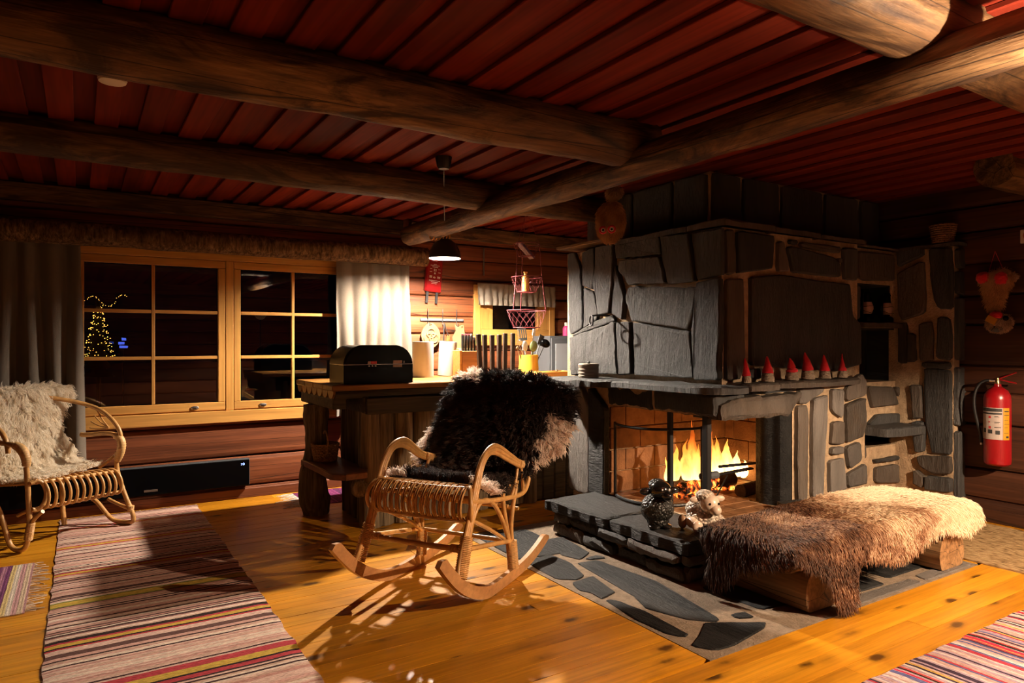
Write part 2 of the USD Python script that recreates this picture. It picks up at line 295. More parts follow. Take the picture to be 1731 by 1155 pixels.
M['brick'] = simple('firebrick', (.26, .13, .065), .85, var=.45, scale=9., bump=.5, bscale=70., spec=.2)
M['hearthbrick'] = simple('hearth_brick', (.24, .115, .05), .8, var=.5, scale=12., bump=.5, bscale=70., spec=.2)
M['iron'] = simple('black_iron', (.012, .012, .013), .45, metal=.0, spec=.4, bump=.1)
M['blackgloss'] = simple('black_enamel', (.002, .002, .0024), .22, spec=.08)
M['blackmatte'] = simple('black_plastic', (.01, .01, .011), .5)
M['white'] = simple('white_ceramic', (.62, .60, .58), .5)
M['whiteplastic'] = simple('white_plastic', (.72, .66, .6), .45)
M['greyplastic'] = simple('dark_grey_plastic', (.05, .055, .06), .5)
M['steel'] = simple('brushed_steel', (.55, .54, .52), .3, metal=1.)
M['grey'] = simple('grey_metal', (.10, .105, .115), .75, spec=.2)
M['linen'] = simple('linen_curtain', (.15, .12, .092), .9, var=.08, scale=120., bump=.2, bscale=400., sheen=.2, spec=.1)
M['valance'] = simple('valance_linen', (.27, .23, .185), .9, var=.08, scale=120., spec=.1)
M['red'] = simple('red_paint', (.26, .004, .007), .3, coat=.4)
M['redcloth'] = simple('red_felt', (.56, .02, .03), .85, var=.12, scale=60., sheen=.3, spec=.1)
M['redwire'] = simple('red_wire', (.15, .018, .024), .6)
M['darkbrown'] = simple('dark_brown_wood', (.05, .027, .015), .5, var=.3)
M['yellow'] = simple('yellow_glaze', (.62, .36, .04), .3)
M['pane'] = pane_mat('window_pane', .07)
M['screenglass'] = pane_mat('screen_glass', .03, (.9, .88, .85))
# ================================================================ the room
WY, WX, LX, FY, CEIL = 5.80, 5.34, -4.0, -3.2, 2.345
def wall_log(a0, a1, z0, z1, face, inward, axis, seed):
    """one planed log of a log wall: flat face, rounded edges, slightly wavy seams; axis 0 runs along x (face = y), axis 1 along y (face = x)"""
    n = max(8, int((a1 - a0) / .3)); s = np.linspace(a0, a1, n); h = z1 - z0; d = .2
    prof = np.array([(d, .002), (.022, .002), (.006, .012), (0., .035), (-.003, h * .5), (0., h - .035), (.006, h - .012), (.022, h - .002), (d, h - .002)])
    w = (meshkit.fbm(np.c_[s * .8, np.full(n, seed), np.zeros(n)], 3, seed) - .5) * .03; w2 = (meshkit.fbm(np.c_[s * .8, np.full(n, seed + .5), np.zeros(n)], 3, seed + 3) - .5) * .008
    V = []
    for i in range(n):
        for p, q in prof:
            dd = face - inward * (p + (w2[i] if p < .1 else 0)); zz = z0 + q + (w[i] if 0 < z0 and q > -1 else 0) * (1 if p < .1 else 0) * 0.35
            V.append((s[i], dd, zz) if axis == 0 else (dd, s[i], zz))
    V = np.array(V); k = len(prof); Fc = []
    for i in range(n - 1):
        for j in range(k):
            j2 = (j + 1) % k; a, b, c, e = i * k + j, i * k + j2, (i + 1) * k + j2, (i + 1) * k + j
            Fc += [(a, b, c), (a, c, e)]
    for i0, fl in ((0, 1), ((n - 1) * k, -1)):
        for j in range(1, k - 1): Fc.append((i0, i0 + j, i0 + j + 1)[::-fl])
    m = trimesh.Trimesh(V, np.array(Fc), process=False)
    if m.volume < 0: m.invert()
    return m
ZB = [0., .095, .335, .585, .80, .98, 1.16, 1.325, 1.485, 1.68, 1.84, 2.03, 2.18, 2.40]
WIN = (-.52, 1.99, .64, 1.90); KW = (3.27, 4.10, 1.30, 1.72)
holes = [box(WIN[0], WIN[1], 5.5, 6.3, WIN[2], WIN[3]), box(KW[0], KW[1], 5.5, 6.3, KW[2], KW[3])]
wb = thing('wall_back', None, None, kind='structure')
for i in range(len(ZB) - 1):
    m = wall_log(LX, WX + .2, ZB[i], ZB[i + 1], WY, -1, 0, 11 + i)
    hs = [h for h in holes if h.bounds[0][2] < ZB[i + 1] and h.bounds[1][2] > ZB[i]]
    if hs: m = cut(m, *hs)
    part(wb, 'log', m, M['log_red'])
ZR = [0., .15, .36, .67, .89, 1.08, 1.37, 1.57, 1.8, 2.03, 2.2, 2.40]
wr = thing('wall_right', None, None, kind='structure')
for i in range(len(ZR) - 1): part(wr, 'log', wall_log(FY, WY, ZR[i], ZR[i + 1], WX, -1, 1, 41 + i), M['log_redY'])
ZS = list(np.linspace(0, 2.40, 11))
wl = thing('wall_left', None, None, kind='structure'); wf = thing('wall_front', None, None, kind='structure')
for i in range(10):
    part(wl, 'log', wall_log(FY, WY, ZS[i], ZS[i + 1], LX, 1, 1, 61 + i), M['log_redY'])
    part(wf, 'log', wall_log(LX, WX, ZS[i], ZS[i + 1], FY, 1, 0, 81 + i), M['log_red'])
# floor of varnished boards along x
fl = thing('floor', None, None, kind='structure')
bw = .108; y = FY; k = 0; single('ground', box(-40, 40, 6.05, 60, -.6, -.4), simple('snow', (.5, .52, .55), .9), kind='structure')
slabpoly = sbox(2.085, 1.86, 4.26, 3.9)
while y < WY - .001:
    g = np.random.default_rng(500 + k); x = LX - g.uniform(0, 2)
    while x < WX:
        L = g.uniform(2.6, 4.6); x1 = min(x + L, WX)
        if x1 > LX + .05:
            xa = max(x, LX); y1 = min(y + bw, WY); segs = [(xa, x1)]
            if y1 > 1.86 + .02 and y < 3.9: segs = [(a, b) for a, b in ((xa, min(x1, 2.085)), (max(xa, 4.26), x1)) if b - a > .04]
            elif y1 > 1.86 and y < 1.86: y1 = 1.858
            for a, b in segs: part(fl, 'floor_board', box(a + .0012, b - .0012, y + .0014, y1 - .0014, -.03, g.uniform(-.0006, .0004)), M['floor'])
        x = x1
    y += bw; k += 1
part(fl, 'subfloor', box(LX, WX, FY, WY, -.12, -.04), M['darkplank'])
# ceiling: boards nailed under boards
ce = thing('ceiling', None, None, kind='structure')
x = -.132 - .192 * 20; k = 0
while x < WX:
    g = np.random.default_rng(900 + k)
    part(ce, 'ceiling_board', box(x, x + .109 + g.uniform(-.005, .005), FY, WY - .02, CEIL, CEIL + .022, .003), M['ceil'])
    part(ce, 'ceiling_board', box(x + .088, x + .213, FY, WY - .02, CEIL + .0225, CEIL + .045), M['ceil'])
    x += .192; k += 1
part(ce, 'ceiling_deck', box(LX - .2, WX + .2, FY - .2, WY + .2, CEIL + .046, CEIL + .2), M['darkplank'])
# beams
def beam(p0, p1, r, label, seed, mat, n=120):
    return single('ceiling_beam', log(p0, p1, r, seed=seed, n=n, sides=24, amp=.05 if r > .13 else .13, bend=.014), M[mat], label, 'ceiling beam', smooth=50)
beam((LX + .02, 2.65, 2.26), (2.50, 2.65, 2.26), .115, 'thick round log beam across the ceiling, nearest of those left of the long crossing log', 3, 'beamX', 160)
beam((LX + .02, 4.12, 2.26), (3.75, 4.12, 2.26), .100, 'round log beam across the ceiling behind the lamp canopy, nearer the window wall', 4, 'beamX', 160)
beam((LX + .02, 1.22, 2.335), (WX - .01, 1.22, 2.335), .135, 'pale cracked log beam at the upper right, brightly lit from below', 5, 'beamX', 160)
beam((2.4, FY + .02, 2.163), (2.4, 5.48, 2.163), .085, 'long log beam running from the window wall to the upper right under the other beams', 6, 'beamY', 200)
beam((4.66, 1.95, 2.3), (WX - .01, 1.95, 2.3), .115, 'short dark log stub sticking out of the right wall under the ceiling', 8, 'beamX', 30)
single('trim_1', box(LX, 2.46, WY - .07, WY + .02, 2.215, 2.338, .008), M['beamX'], kind='structure')
single('trim_2', box(2.54, 4.9, WY - .07, WY + .02, 2.215, 2.338, .008), M['beamX'], kind='structure')
single('baseboard_back', box(LX, WX, WY - .025, WY, 0, .075, .004), M['log_red'], kind='structure')
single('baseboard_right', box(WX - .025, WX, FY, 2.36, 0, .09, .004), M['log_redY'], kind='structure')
# big window
w1 = thing('window_1', None, None, (0, 0, 0), kind='structure')
yi, yo = WY - .02, WY + .12
part(w1, 'casing', box(-.62, 2.09, yi - .012, yi + .03, 1.885, 1.975, .004), M['pine'])
part(w1, 'sill', box(-.62, 2.09, yi - .02, yi + .03, .612, .705, .004), M['pine'])
part(w1, 'casing', box(-.62, -.52, yi - .012, yi + .03, .705, 1.885, .004), M['pineZ']); part(w1, 'casing', box(1.99, 2.09, yi - .012, yi + .03, .705, 1.885, .004), M['pineZ'])
part(w1, 'mullion', box(.972, 1.030, yi - .006, yo, .705, 1.885, .004), M['pineZ'])
part(w1, 'jamb', box(-.52, -.49, yi, yo + .08, .705, 1.885), M['pineZ']); part(w1, 'jamb', box(1.96, 1.99, yi, yo + .08, .705, 1.885), M['pineZ'])
part(w1, 'jamb', box(-.52, 1.99, yi + .01, yo + .08, 1.865, 1.9), M['pine']); part(w1, 'jamb', box(-.52, 1.99, yi + .01, yo + .08, .64, .72), M['pine'])
for (a, b, nx) in ((-.49, .969, 3), (1.033, 1.96, 2)):
    sw = .052; part(w1, 'sash_rail', box(a, b, yi - .004, yi + .04, 1.825, 1.882, .004), M['pine']); part(w1, 'sash_rail', box(a, b, yi - .004, yi + .04, .712, .775, .004), M['pine'])
    part(w1, 'sash_stile', box(a, a + sw, yi - .004, yi + .04, .775, 1.825, .004), M['pineZ']); part(w1, 'sash_stile', box(b - sw, b, yi - .004, yi + .04, .775, 1.825, .004), M['pineZ'])
    xs = np.linspace(a + sw, b - sw, nx + 1); zs = np.linspace(.775, 1.825, 4)
    for q in xs[1:-1]: part(w1, 'muntin', box(q - .012, q + .012, yi + .0, yi + .034, .775, 1.825, .003), M['pineZ'])
    for q in zs[1:-1]: part(w1, 'muntin', box(a + sw, b - sw, yi + .001, yi + .033, q - .013, q + .013, .003), M['pine'])
    for i in range(nx):
        for j in range(3): part(w1, 'pane', box(xs[i] + .008, xs[i + 1] - .008, yi + .015, yi + .019, zs[j] + .008, zs[j + 1] - .008), M['pane'])
    c = (b - .22) if nx == 3 else (a + .22 + .0)
    la = lathe([(.028, 0), (.03, .004), (.026, .007), (.012, .009)], sides=20); la.apply_transform(trimesh.transformations.rotation_matrix(math.pi / 2, [1, 0, 0])); la.apply_scale([1, 1, .5]); la.apply_translation((c, yi - .004, .738))
    lt = part(w1, 'latch', la, M['steel'], 'small oval steel window latch'); part(lt, 'latch_knob', box(c - .011, c + .011, yi - .022, yi - .012, .734, .742, .003), M['blackmatte'])
# small kitchen window
w2 = thing('window_2', None, None, kind='structure')
a, b, z0, z1 = KW
for args in ((a - .06, b + .06, yi - .01, yi + .03, z1 - .01, z1 + .08), (a - .06, b + .06, yi - .01, yi + .03, z0 - .09, z0 + .01)): part(w2, 'casing', box(*args, .004), M['pine'])
for args in ((a - .06, a + .01, yi - .01, yi + .03, z0 + .01, z1 - .01), (b - .01, b + .06, yi - .01, yi + .03, z0 + .01, z1 - .01)): part(w2, 'casing', box(*args, .004), M['pineZ'])
part(w2, 'sash_rail', box(a, b, yi + .0, yi + .05, z0 + .01, z0 + .07, .004), M['pine']); part(w2, 'sash_rail', box(a, b, yi + .0, yi + .05, z1 - .07, z1, .004), M['pine'])
for q in (a, b - .15): part(w2, 'sash_stile', box(q, q + .15, yi + .0, yi + .05, z0 + .07, z1 - .07, .004), M['pineZ'])
part(w2, 'pane', box(a + .15, b - .15, yi + .02, yi + .024, z0 + .07, z1 - .07), M['pane'])
# valance log, curtains
vl = log((-2.9, 5.62, 2.005), (2.63, 5.62, 2.005), .083, seed=21, n=200, sides=20, amp=.12)
single('valance_log', vl, M['fuzzylog'], 'rough barked log mounted above the big window to hide the curtain rail', 'valance log', smooth=60)
def curtain(x0, x1, z0, z1, y0, folds, amp, seed, taper=0.):
    nx, nz = folds * 10, 28; g = np.random.default_rng(seed); X, Zt = np.meshgrid(np.linspace(0, 1, nx), np.linspace(0, 1, nz), indexing='ij')
    ph = X * folds * 2 * np.pi + 1.6 * (meshkit.noise(np.stack([X * folds * .8, X * 0 + seed, Zt * 1.2], -1), seed) - .5) * 2.2
    A = amp * (.45 + .55 * Zt) * (.55 + .9 * meshkit.noise(np.stack([X * folds * .6, X * 0 + seed * 2, Zt * .6], -1), seed + 2))
    yy = y0 + A * np.sin(ph) + .012 * (meshkit.noise(np.stack([X * 9, X * 0, Zt * 7], -1), seed + 9) - .5)
    xx = x0 + (x1 - x0) * X + .3 * A * np.cos(ph) + taper * Zt * (X - .5); zz = z1 + (z0 - z1) * Zt
    def grid(yv):
        V = np.stack([xx, yv, zz], -1).reshape(-1, 3); i, j = np.meshgrid(np.arange(nx - 1), np.arange(nz - 1), indexing='ij')
        q = np.stack([i * nz + j, (i + 1) * nz + j, (i + 1) * nz + j + 1, i * nz + j + 1], -1).reshape(-1, 4); return V, q
    V1, q = grid(yy); V2, _ = grid(yy + .004); n = len(V1)
    f = np.vstack([q, q[:, ::-1] + n])
    ed = []
    for i in range(nx - 1):
        for j in (0, nz - 1): aa, bb = i * nz + j, (i + 1) * nz + j; ed.append((aa, bb, bb + n, aa + n) if j else (bb, aa, aa + n, bb + n))
    for j in range(nz - 1):
        for i in (0, nx - 1): aa, bb = i * nz + j, i * nz + j + 1; ed.append((aa, bb, bb + n, aa + n) if i == 0 else (bb, aa, aa + n, bb + n))
    f = np.vstack([f, np.array(ed)]); return (np.vstack([V1, V2]), f)
def quads(vf): v, f = vf; return trimesh.Trimesh(v, np.vstack([f[:, [0, 1, 2]], f[:, [0, 2, 3]]]), process=False)
single('curtain', quads(curtain(-1.1, .0, .30, 1.925, 5.69, 8, .034, 3, .06)), M['linen'], 'long linen curtain left of the big window, behind the sheepskin armchair', 'curtain', smooth=True)
single('curtain', quads(curtain(1.83, 2.49, .62, 1.925, 5.67, 6, .036, 5, .03)), M['linen'], 'bright linen curtain at the right end of the big window, behind the bread bin', 'curtain', smooth=True)
# gathered kitchen valance on its rod
kv = quads(curtain(3.22, 4.13, 1.60, 1.81, 5.725, 13, .014, 8)); single('window_valance', kv, M['valance'], 'short gathered linen valance above the small kitchen window', 'valance', smooth=True)
# panel heater
h = thing('panel_heater', 'long black glass panel heater on the wall below the big window', 'heater', (.4, 5.72, .1))
part(h, 'housing', box(-.62, 1.146, 5.742, 5.80, .108, .318, .004), M['greyplastic']); part(h, 'glass_front', box(-.615, 1.14, 5.728, 5.742, .110, .312, .003), M['blackgloss'])
tm = meshkit.text_mesh('20', .017, .001); tm.apply_transform(trimesh.transformations.rotation_matrix(math.pi / 2, [1, 0, 0])); tm.apply_translation((1.075, 5.7275, .272)); part(h, 'display', tm, glow('display_blue', (.25, .35, 1.), 6.), 'glowing blue digits 20')
part(h, 'name_plate', box(.40, .49, 5.726, 5.7285, .135, .152, .001), M['steel'])
# wall socket style switch on the right wall
sx = WX - .012
sw_ = thing('light_switch', 'white square switch plate high on the dark right wall', 'light switch', (sx, 2.03, 1.95))
part(sw_, 'plate', box(WX - .016, WX + .004, 1.985, 2.075, 1.905, 1.997, .004), M['whiteplastic']); kn = lathe([(.03, 0), (.032, .006), (.028, .014), (.0, .016)], sides=24); kn.apply_transform(trimesh.transformations.rotation_matrix(-math.pi / 2, [0, 1, 0])); kn.apply_translation((WX - .016, 2.025, 1.955)); part(sw_, 'dial', kn, simple('switch_dial', (.6, .2, .16), .3))
# smoke detector
SD = onZ(190, 126, CEIL)
sd = thing('smoke_detector', 'round white smoke detector on the red board ceiling', 'smoke detector', tuple(SD))
part(sd, 'base', lathe([(.055, 0), (.055, .012)], (SD[0], SD[1], CEIL - .012)), M['whiteplastic'], smooth=40); part(sd, 'cover', lathe([(.03, 0), (.05, .004), (.054, .014), (.05, .022)], (SD[0], SD[1], CEIL - .036)), M['whiteplastic'], smooth=40)
# ---- outdoors: a thin tree with a string of lights, a blue light far off
TX = .226
tr = thing('string_light_tree', 'slim outdoor tree wound with warm string lights seen through the window at left', 'tree', (TX, 11.5, -.4))
part(tr, 'trunk', tube([(TX, 11.5, -.4), (TX, 11.5, 1.75)], .03, 8), M['bark'])
fo = []
for k in range(8): z = .75 + k * .125; r = .20 * (1 - k / 9.); fo.append(bent(lathe([(r, z), (r * .55, z + .1), (.03, z + .2)], (TX, 11.5, 0), 14), .02, 6., k))
part(tr, 'foliage', cat_(fo), simple('dark_needles', (.01, .02, .01), .9))
bl = []; g = np.random.default_rng(4)
for k in range(170):
    s = k / 170.; z = 1.74 - .76 * s; r = (.05 + .15 * s) * g.uniform(.75, 1.1); a = s * 8.5 * 2 * math.pi + g.normal(0, .25); bl.append(ball((TX + r * math.cos(a), 11.5 + r * math.sin(a) * .7, z + g.normal(0, .015)), .0075, 0))
for k in range(26): s = k / 26; bl.append(ball((TX - .17 + .55 * s + g.normal(0, .012), 11.5, 1.83 + .07 * math.sin(s * 9) + .03 * (s > .7)), .006, 0))
part(tr, 'light_string', cat_(bl), glow('warm_fairy_light', (1., .40, .06), 3.2), kind='stuff')
bo = thing('garden_light', 'small blue glowing light outside in the dark, seen through the left window', 'light', (.60, 14., .9))
for k, (dx, dz, w_) in enumerate(((0, .0, .12), (-.02, .07, .09), (.03, .14, .07), (-.16, .08, .06))): part(bo, 'lit_strip', bent(box(.60 + dx, .60 + dx + w_, 14, 14.06, 1.13 + dz, 1.17 + dz), .02, 9, k), glow('blue_light_%d' % k, (.10, .17, 1.), .9 if k < 3 else .15))
part(bo, 'post', tube([(.65, 14.03, -.4), (.65, 14.03, 1.14)], .012, 8), M['iron'])
# ================================================================ fireplace
AX, AY, AZ = np.eye(3)
def cr(ox, oy, s, *pts): return [(ox + x / s, oy + y / s) for x, y in pts]
UFY, UFX, LFY, LFX, RFY, PX, PY = 2.76, 3.20, 2.70, 3.02, 2.85, 5.24, 2.435
fp = thing('fireplace', 'massive dark slate fireplace and chimney with mantel shelf, open corner hearth and wall niches', 'fireplace', (3.8, 3.3, 0))
cavA, cavB = box(2.8, 4.2, 2.95, 3.6, .216, .82), box(2.8, 3.80, 2.4, 2.96, .216, .82)
def nX(px, y=RFY): return onY(px, 500, y)[0]
nL = box(nX(1444), nX(1511), 2.5, 3.15, 1.392, 1.675); nM = box(nX(1457), nX(1521), 2.5, 3.12, .95, 1.35); nS = box(nX(1458), nX(1524), 2.5, 3.05, .47, .575)
core = [box(LFX + .02, 4.60, LFY + .02, 3.99, 0, .97), box(UFX + .02, 4.61, UFY + .02, 4.30, .95, 1.93)]
part(fp, 'mortar_core', cut(core[0], cavA, cavB, nS), M['mortar']); part(fp, 'mortar_core', core[1], M['mortar'])
part(fp, 'mortar_core', cut(box(4.55, WX, RFY + .02, 4.30, 0, 1.93), nL, nM, nS), M['mortar'])
part(fp, 'mortar_core', box(PX + .02, WX, PY + .02, 2.92, 0, 1.93), M['mortar'])
def yst(name, polys, c, mat, thick=.034, shrink=.007, seed=0, **k):
    for i, q in enumerate(polys):
        p2 = [(onY(x, y, c)[0], onY(x, y, c)[2]) for x, y in q]
        m = stone(p2, thick, AY * (c + .02), AX, AZ, -AY, seed + i, shrink=shrink, **k)
        if m is not None: part(fp, name, m, M[mat[(i * 7 + seed) % len(mat)]], smooth=25)
def xst(name, polys, c, mat, thick=.034, shrink=.004, seed=0, **k):
    for i, q in enumerate(polys):
        thick = .026 + .022 * ((i * 37 + seed) % 11) / 10. if name == 'stone' else thick
        p2 = [(-onX(x, y, c)[1], onX(x, y, c)[2]) for x, y in q]
        m = stone(p2, thick, AX * (c + .02), -AY, AZ, -AX, seed + i, shrink=shrink, **k)
        if m is not None: part(fp, name, m, M[mat[(i * 7 + seed) % len(mat)]], smooth=25)
c6 = lambda *p: cr(900, 340, 2.885, *p)
xst('stone', [c6((174, 256), (206, 250), (237, 330), (247, 620), (188, 655), (180, 600)), c6((250, 250), (306, 226), (311, 330), (300, 432), (250, 415)),
    c6((318, 225), (402, 208), (402, 400), (385, 545), (330, 560), (320, 470), (308, 430)), c6((252, 424), (300, 442), (322, 532), (315, 580), (252, 622)),
    c6((410, 300), (438, 400), (455, 480), (447, 582), (392, 552), (403, 400)), c6((436, 288), (630, 270), (658, 402), (480, 408), (430, 340)),
    c6((408, 214), (622, 172), (632, 262), (440, 280), (410, 285)), c6((630, 172), (765, 155), (798, 392), (668, 406), (645, 300)), c6((772, 155), (926, 130), (928, 362), (806, 388)),
    c6((468, 418), (800, 422), (790, 560), (765, 628), (486, 582), (458, 480)), c6((808, 396), (920, 372), (925, 540), (915, 872), (798, 872), (782, 640), (795, 560)),
    c6((190, 655), (250, 620), (318, 582), (392, 556), (408, 584), (300, 622), (192, 664)), c6((188, 664), (410, 588), (420, 842), (192, 852)), c6((418, 590), (482, 586), (492, 846), (428, 850)), c6((494, 590), (770, 636), (788, 864), (500, 850))],
    UFX, ['slate'], seed=1, rough=.007, shrink=.0012, bevel=.006, round_=.004, step=.02)
yst('stone', [c6((938, 130), (984, 140), (992, 356), (944, 366)), c6((994, 138), (1180, 168), (1168, 335), (998, 358)), c6((1196, 186), (1226, 196), (1252, 352), (1194, 346)),
    c6((1230, 180), (1294, 188), (1292, 218), (1236, 206)), c6((1300, 194), (1506, 220), (1496, 260), (1308, 228)), c6((1238, 212), (1340, 236), (1470, 272), (1504, 312), (1500, 378), (1270, 352)),
    c6((1480, 270), (1510, 276), (1508, 325)), c6((1514, 222), (1584, 230), (1584, 392), (1518, 386)), c6((942, 376), (1028, 372), (1036, 760), (1014, 872), (942, 882)),
    c6((1062, 366), (1200, 354), (1400, 386), (1545, 402), (1562, 560), (1600, 600), (1602, 800), (1480, 834), (1062, 806)), c6((1038, 380), (1056, 372), (1056, 800), (1042, 800)),
    c6((1052, 812), (1130, 812), (1200, 832), (1100, 874), (1035, 866))], UFY, ['slate2', 'slate'], seed=40, shrink=.006)
c4 = lambda *p: cr(1180, 600, 4.127, *p)
yst('stone', [c4((706, 222), (865, 222), (884, 242), (822, 294), (745, 344), (694, 346)), c4((688, 350), (758, 346), (766, 420), (756, 1030), (690, 1040), (684, 760)), c4((796, 304), (902, 276), (892, 540), (868, 990), (794, 1015), (792, 600)),
    c4((928, 232), (1018, 238), (1008, 430), (990, 446), (932, 396)), c4((936, 466), (1014, 456), (1020, 624), (926, 630)), c4((930, 640), (1014, 636), (1014, 692), (926, 704)),
    c4((912, 738), (1018, 714), (1034, 940), (918, 975)), c4((1028, 345), (1168, 290), (1172, 480), (1148, 572), (1036, 622)), c4((1028, 642), (1128, 600), (1138, 735), (1050, 804)),
    c4((1038, 832), (1172, 752), (1176, 900), (1050, 932)), c4((1072, 178), (1136, 125), (1168, 180), (1168, 284), (1032, 332), (1026, 240))], LFY, ['slate3', 'slate3', 'slate2'], seed=70, shrink=.004)
z4 = lambda *p: cr(1420, 620, 4.8125, *p)
z3 = lambda *p: cr(1420, 380, 4.8125, *p)
yst('stone', [z4((214, 150), (420, 160), (478, 314), (262, 336)), z4((300, 384), (545, 372), (578, 402), (552, 480), (270, 528), (220, 470)),
    z4((286, 818), (468, 788), (478, 950), (286, 950)), z4((240, 764), (500, 712), (500, 760), (245, 796)), z4((430, 160), (510, 160), (510, 275), (488, 285)),
    z4((575, 770), (640, 800), (640, 950), (575, 950)), z4((172, 640), (205, 640), (205, 750), (180, 752)), z3((118, 492), (160, 490), (160, 780), (118, 760)), z3((148, 210), (420, 240), (436, 250), (436, 462), (200, 458), (150, 430))], RFY, ['slate2', 'slate'], seed=90, shrink=.004)
xst('stone', [z3((722, 190), (908, 182), (922, 400), (918, 690), (800, 690), (762, 622), (735, 450)), z3((470, 390), (682, 288), (700, 600), (690, 722), (500, 784), (470, 700)), z3((465, 205), (680, 172), (682, 252), (500, 334), (470, 372)),
    z3((642, 800), (742, 780), (762, 900), (756, 1108), (640, 1112)), z3((798, 745), (892, 752), (912, 900), (908, 1112), (784, 1094)), z3((556, 870), (612, 890), (620, 1120), (548, 1120)),
    z4((684, 4), (906, 30), (908, 720), (744, 704), (690, 430)), z4((620, 722), (906, 724), (912, 876), (742, 868), (640, 800)), z4((700, 884), (912, 904), (912, 1030), (690, 1000)), z4((560, 140), (664, 150), (672, 420), (596, 430), (584, 290)), z4((588, 440), (680, 436), (694, 520), (690, 690), (616, 706), (596, 560)), z3((470, 800), (540, 790), (548, 850), (540, 1130), (470, 1130)), z3((620, 1120), (900, 1118), (905, 1180), (700, 1170)), z4((600, 820), (690, 885), (682, 990), (600, 960))],
    PX, ['slate', 'slate2'], seed=110, shrink=.002)
yst('stone', [z3((952, 190), (1032, 192), (1032, 384), (956, 346)), z3((956, 362), (1032, 404), (1032, 596), (952, 560)), z3((952, 580), (1034, 614), (1036, 1112), (952, 1104)), z4((950, 0), (1034, 0), (1014, 486), (946, 482)), z4((948, 522), (990, 520), (1012, 600), (1012, 1150), (948, 1090))],
    PY, ['slate'], seed=130, shrink=.004)
for nb_ in (nL, nM, nS):
    (x0, y0, z0), (x1, y1, z1) = nb_.bounds
    for a in ((x0, x1, y1 - .012, y1, z0, z1), (x0, x0 + .012, RFY + .03, y1 - .013, z0, z1), (x1 - .012, x1, RFY + .03, y1 - .013, z0, z1), (x0 + .013, x1 - .013, RFY + .03, y1 - .013, z1 - .012, z1)): part(fp, 'niche_stone', bent(box(*a, .003), .002, 12), M['slab_st'])
# niche shelves
def ledge(poly, z0, z1, mat, seed, name='shelf_stone', rough=.008, bevel=.01, label=None):
    m = stone(poly, z1 - z0, AZ * z0, AX, AY, AZ, seed, bevel=bevel, rough=rough, step=.025, round_=.01); part(fp, name, m, M[mat], label, smooth=30)
ledge([(nX(1447), 2.80), (nX(1511), 2.78), (nX(1511), 3.1), (nX(1446), 3.1)], 1.35, 1.392, 'slate2', 141)
ledge([(nX(1458), 2.68), (4.95, 2.64), (5.23, 2.63), (5.235, 3.0), (nX(1458), 3.0)], .575, .64, 'slate', 142)
# coping on top of the upper body, and the chimney above it
ledge([(3.15, 2.70), (3.4, 2.71), (3.62, 2.705), (3.62, 3.0), (3.15, 3.0)], 1.925, 1.965, 'slate2', 143, 'coping_stone'); ledge([(3.63, 2.705), (4.1, 2.715), (4.10, 3.0), (3.63, 3.0)], 1.922, 1.96, 'slate2', 144, 'coping_stone'); ledge([(4.11, 2.71), (4.63, 2.72), (4.63, 3.0), (4.11, 3.0)], 1.922, 1.956, 'slate2', 145, 'coping_stone')
ledge([(3.15, 3.01), (3.5, 3.01), (3.5, 3.7), (3.17, 3.7)], 1.925, 1.962, 'slate', 146, 'coping_stone'); ledge([(4.64, 2.80), (5.235, 2.81), (5.235, 3.1), (4.64, 3.1)], 1.925, 1.95, 'slate2', 147, 'coping_stone'); ledge([(5.19, 2.40), (5.335, 2.40), (5.335, 3.0), (5.245, 3.0), (5.20, 2.8)], 1.925, 1.955, 'slate2', 148, 'coping_stone')
part(fp, 'mortar_core', box(3.42, WX, 3.05, 4.28, 1.93, CEIL - .002), M['mortar'])
g = np.random.default_rng(77)
for i, (a, b) in enumerate(((3.42, 3.7), (3.71, 4.1), (4.11, 4.6), (4.61, 5.05), (5.06, 5.33))): part(fp, 'stone', stone([(a, 1.965), (b, 1.965), (b + g.uniform(-.03, 0), 2.338), (a + .01, 2.338)], .03, AY * 3.05, AX, AZ, -AY, 150 + i, shrink=.006), M['slate'], smooth=25)
for i, (a, b) in enumerate(((3.06, 3.35), (3.36, 3.75), (3.76, 4.05), (4.06, 4.28))): part(fp, 'stone', stone([(-b, 1.965), (-a, 1.965), (-a, 2.338), (-b + .01, 2.338)], .03, AX * 3.42, -AY, AZ, -AX, 160 + i, shrink=.005), M['slate'], smooth=25)
# mantel slabs
ledge([(2.84, 4.06), (2.845, 3.82), (2.90, 3.55), (2.95, 3.46), (3.24, 3.46), (3.24, 4.06)], .945, .992, 'slate', 171, 'mantel_stone', .012, .014)
ledge([(2.93, 3.45), (2.955, 3.1), (2.96, 2.72), (3.00, 2.60), (3.12, 2.58), (3.24, 2.60), (3.24, 3.45)], .952, .995, 'slate', 172, 'mantel_stone', .010, .014)
ledge([(3.25, 2.595), (3.45, 2.575), (3.52, 2.60), (3.53, 2.80), (3.25, 2.80)], .962, 1.004, 'slate2', 173, 'mantel_stone', .010, .014)
ledge([(3.54, 2.61), (3.8, 2.575), (4.1, 2.585), (4.36, 2.62), (4.45, 2.66), (4.45, 2.80), (3.54, 2.80)], .968, 1.008, 'slate2', 174, 'mantel_stone', .010, .014)
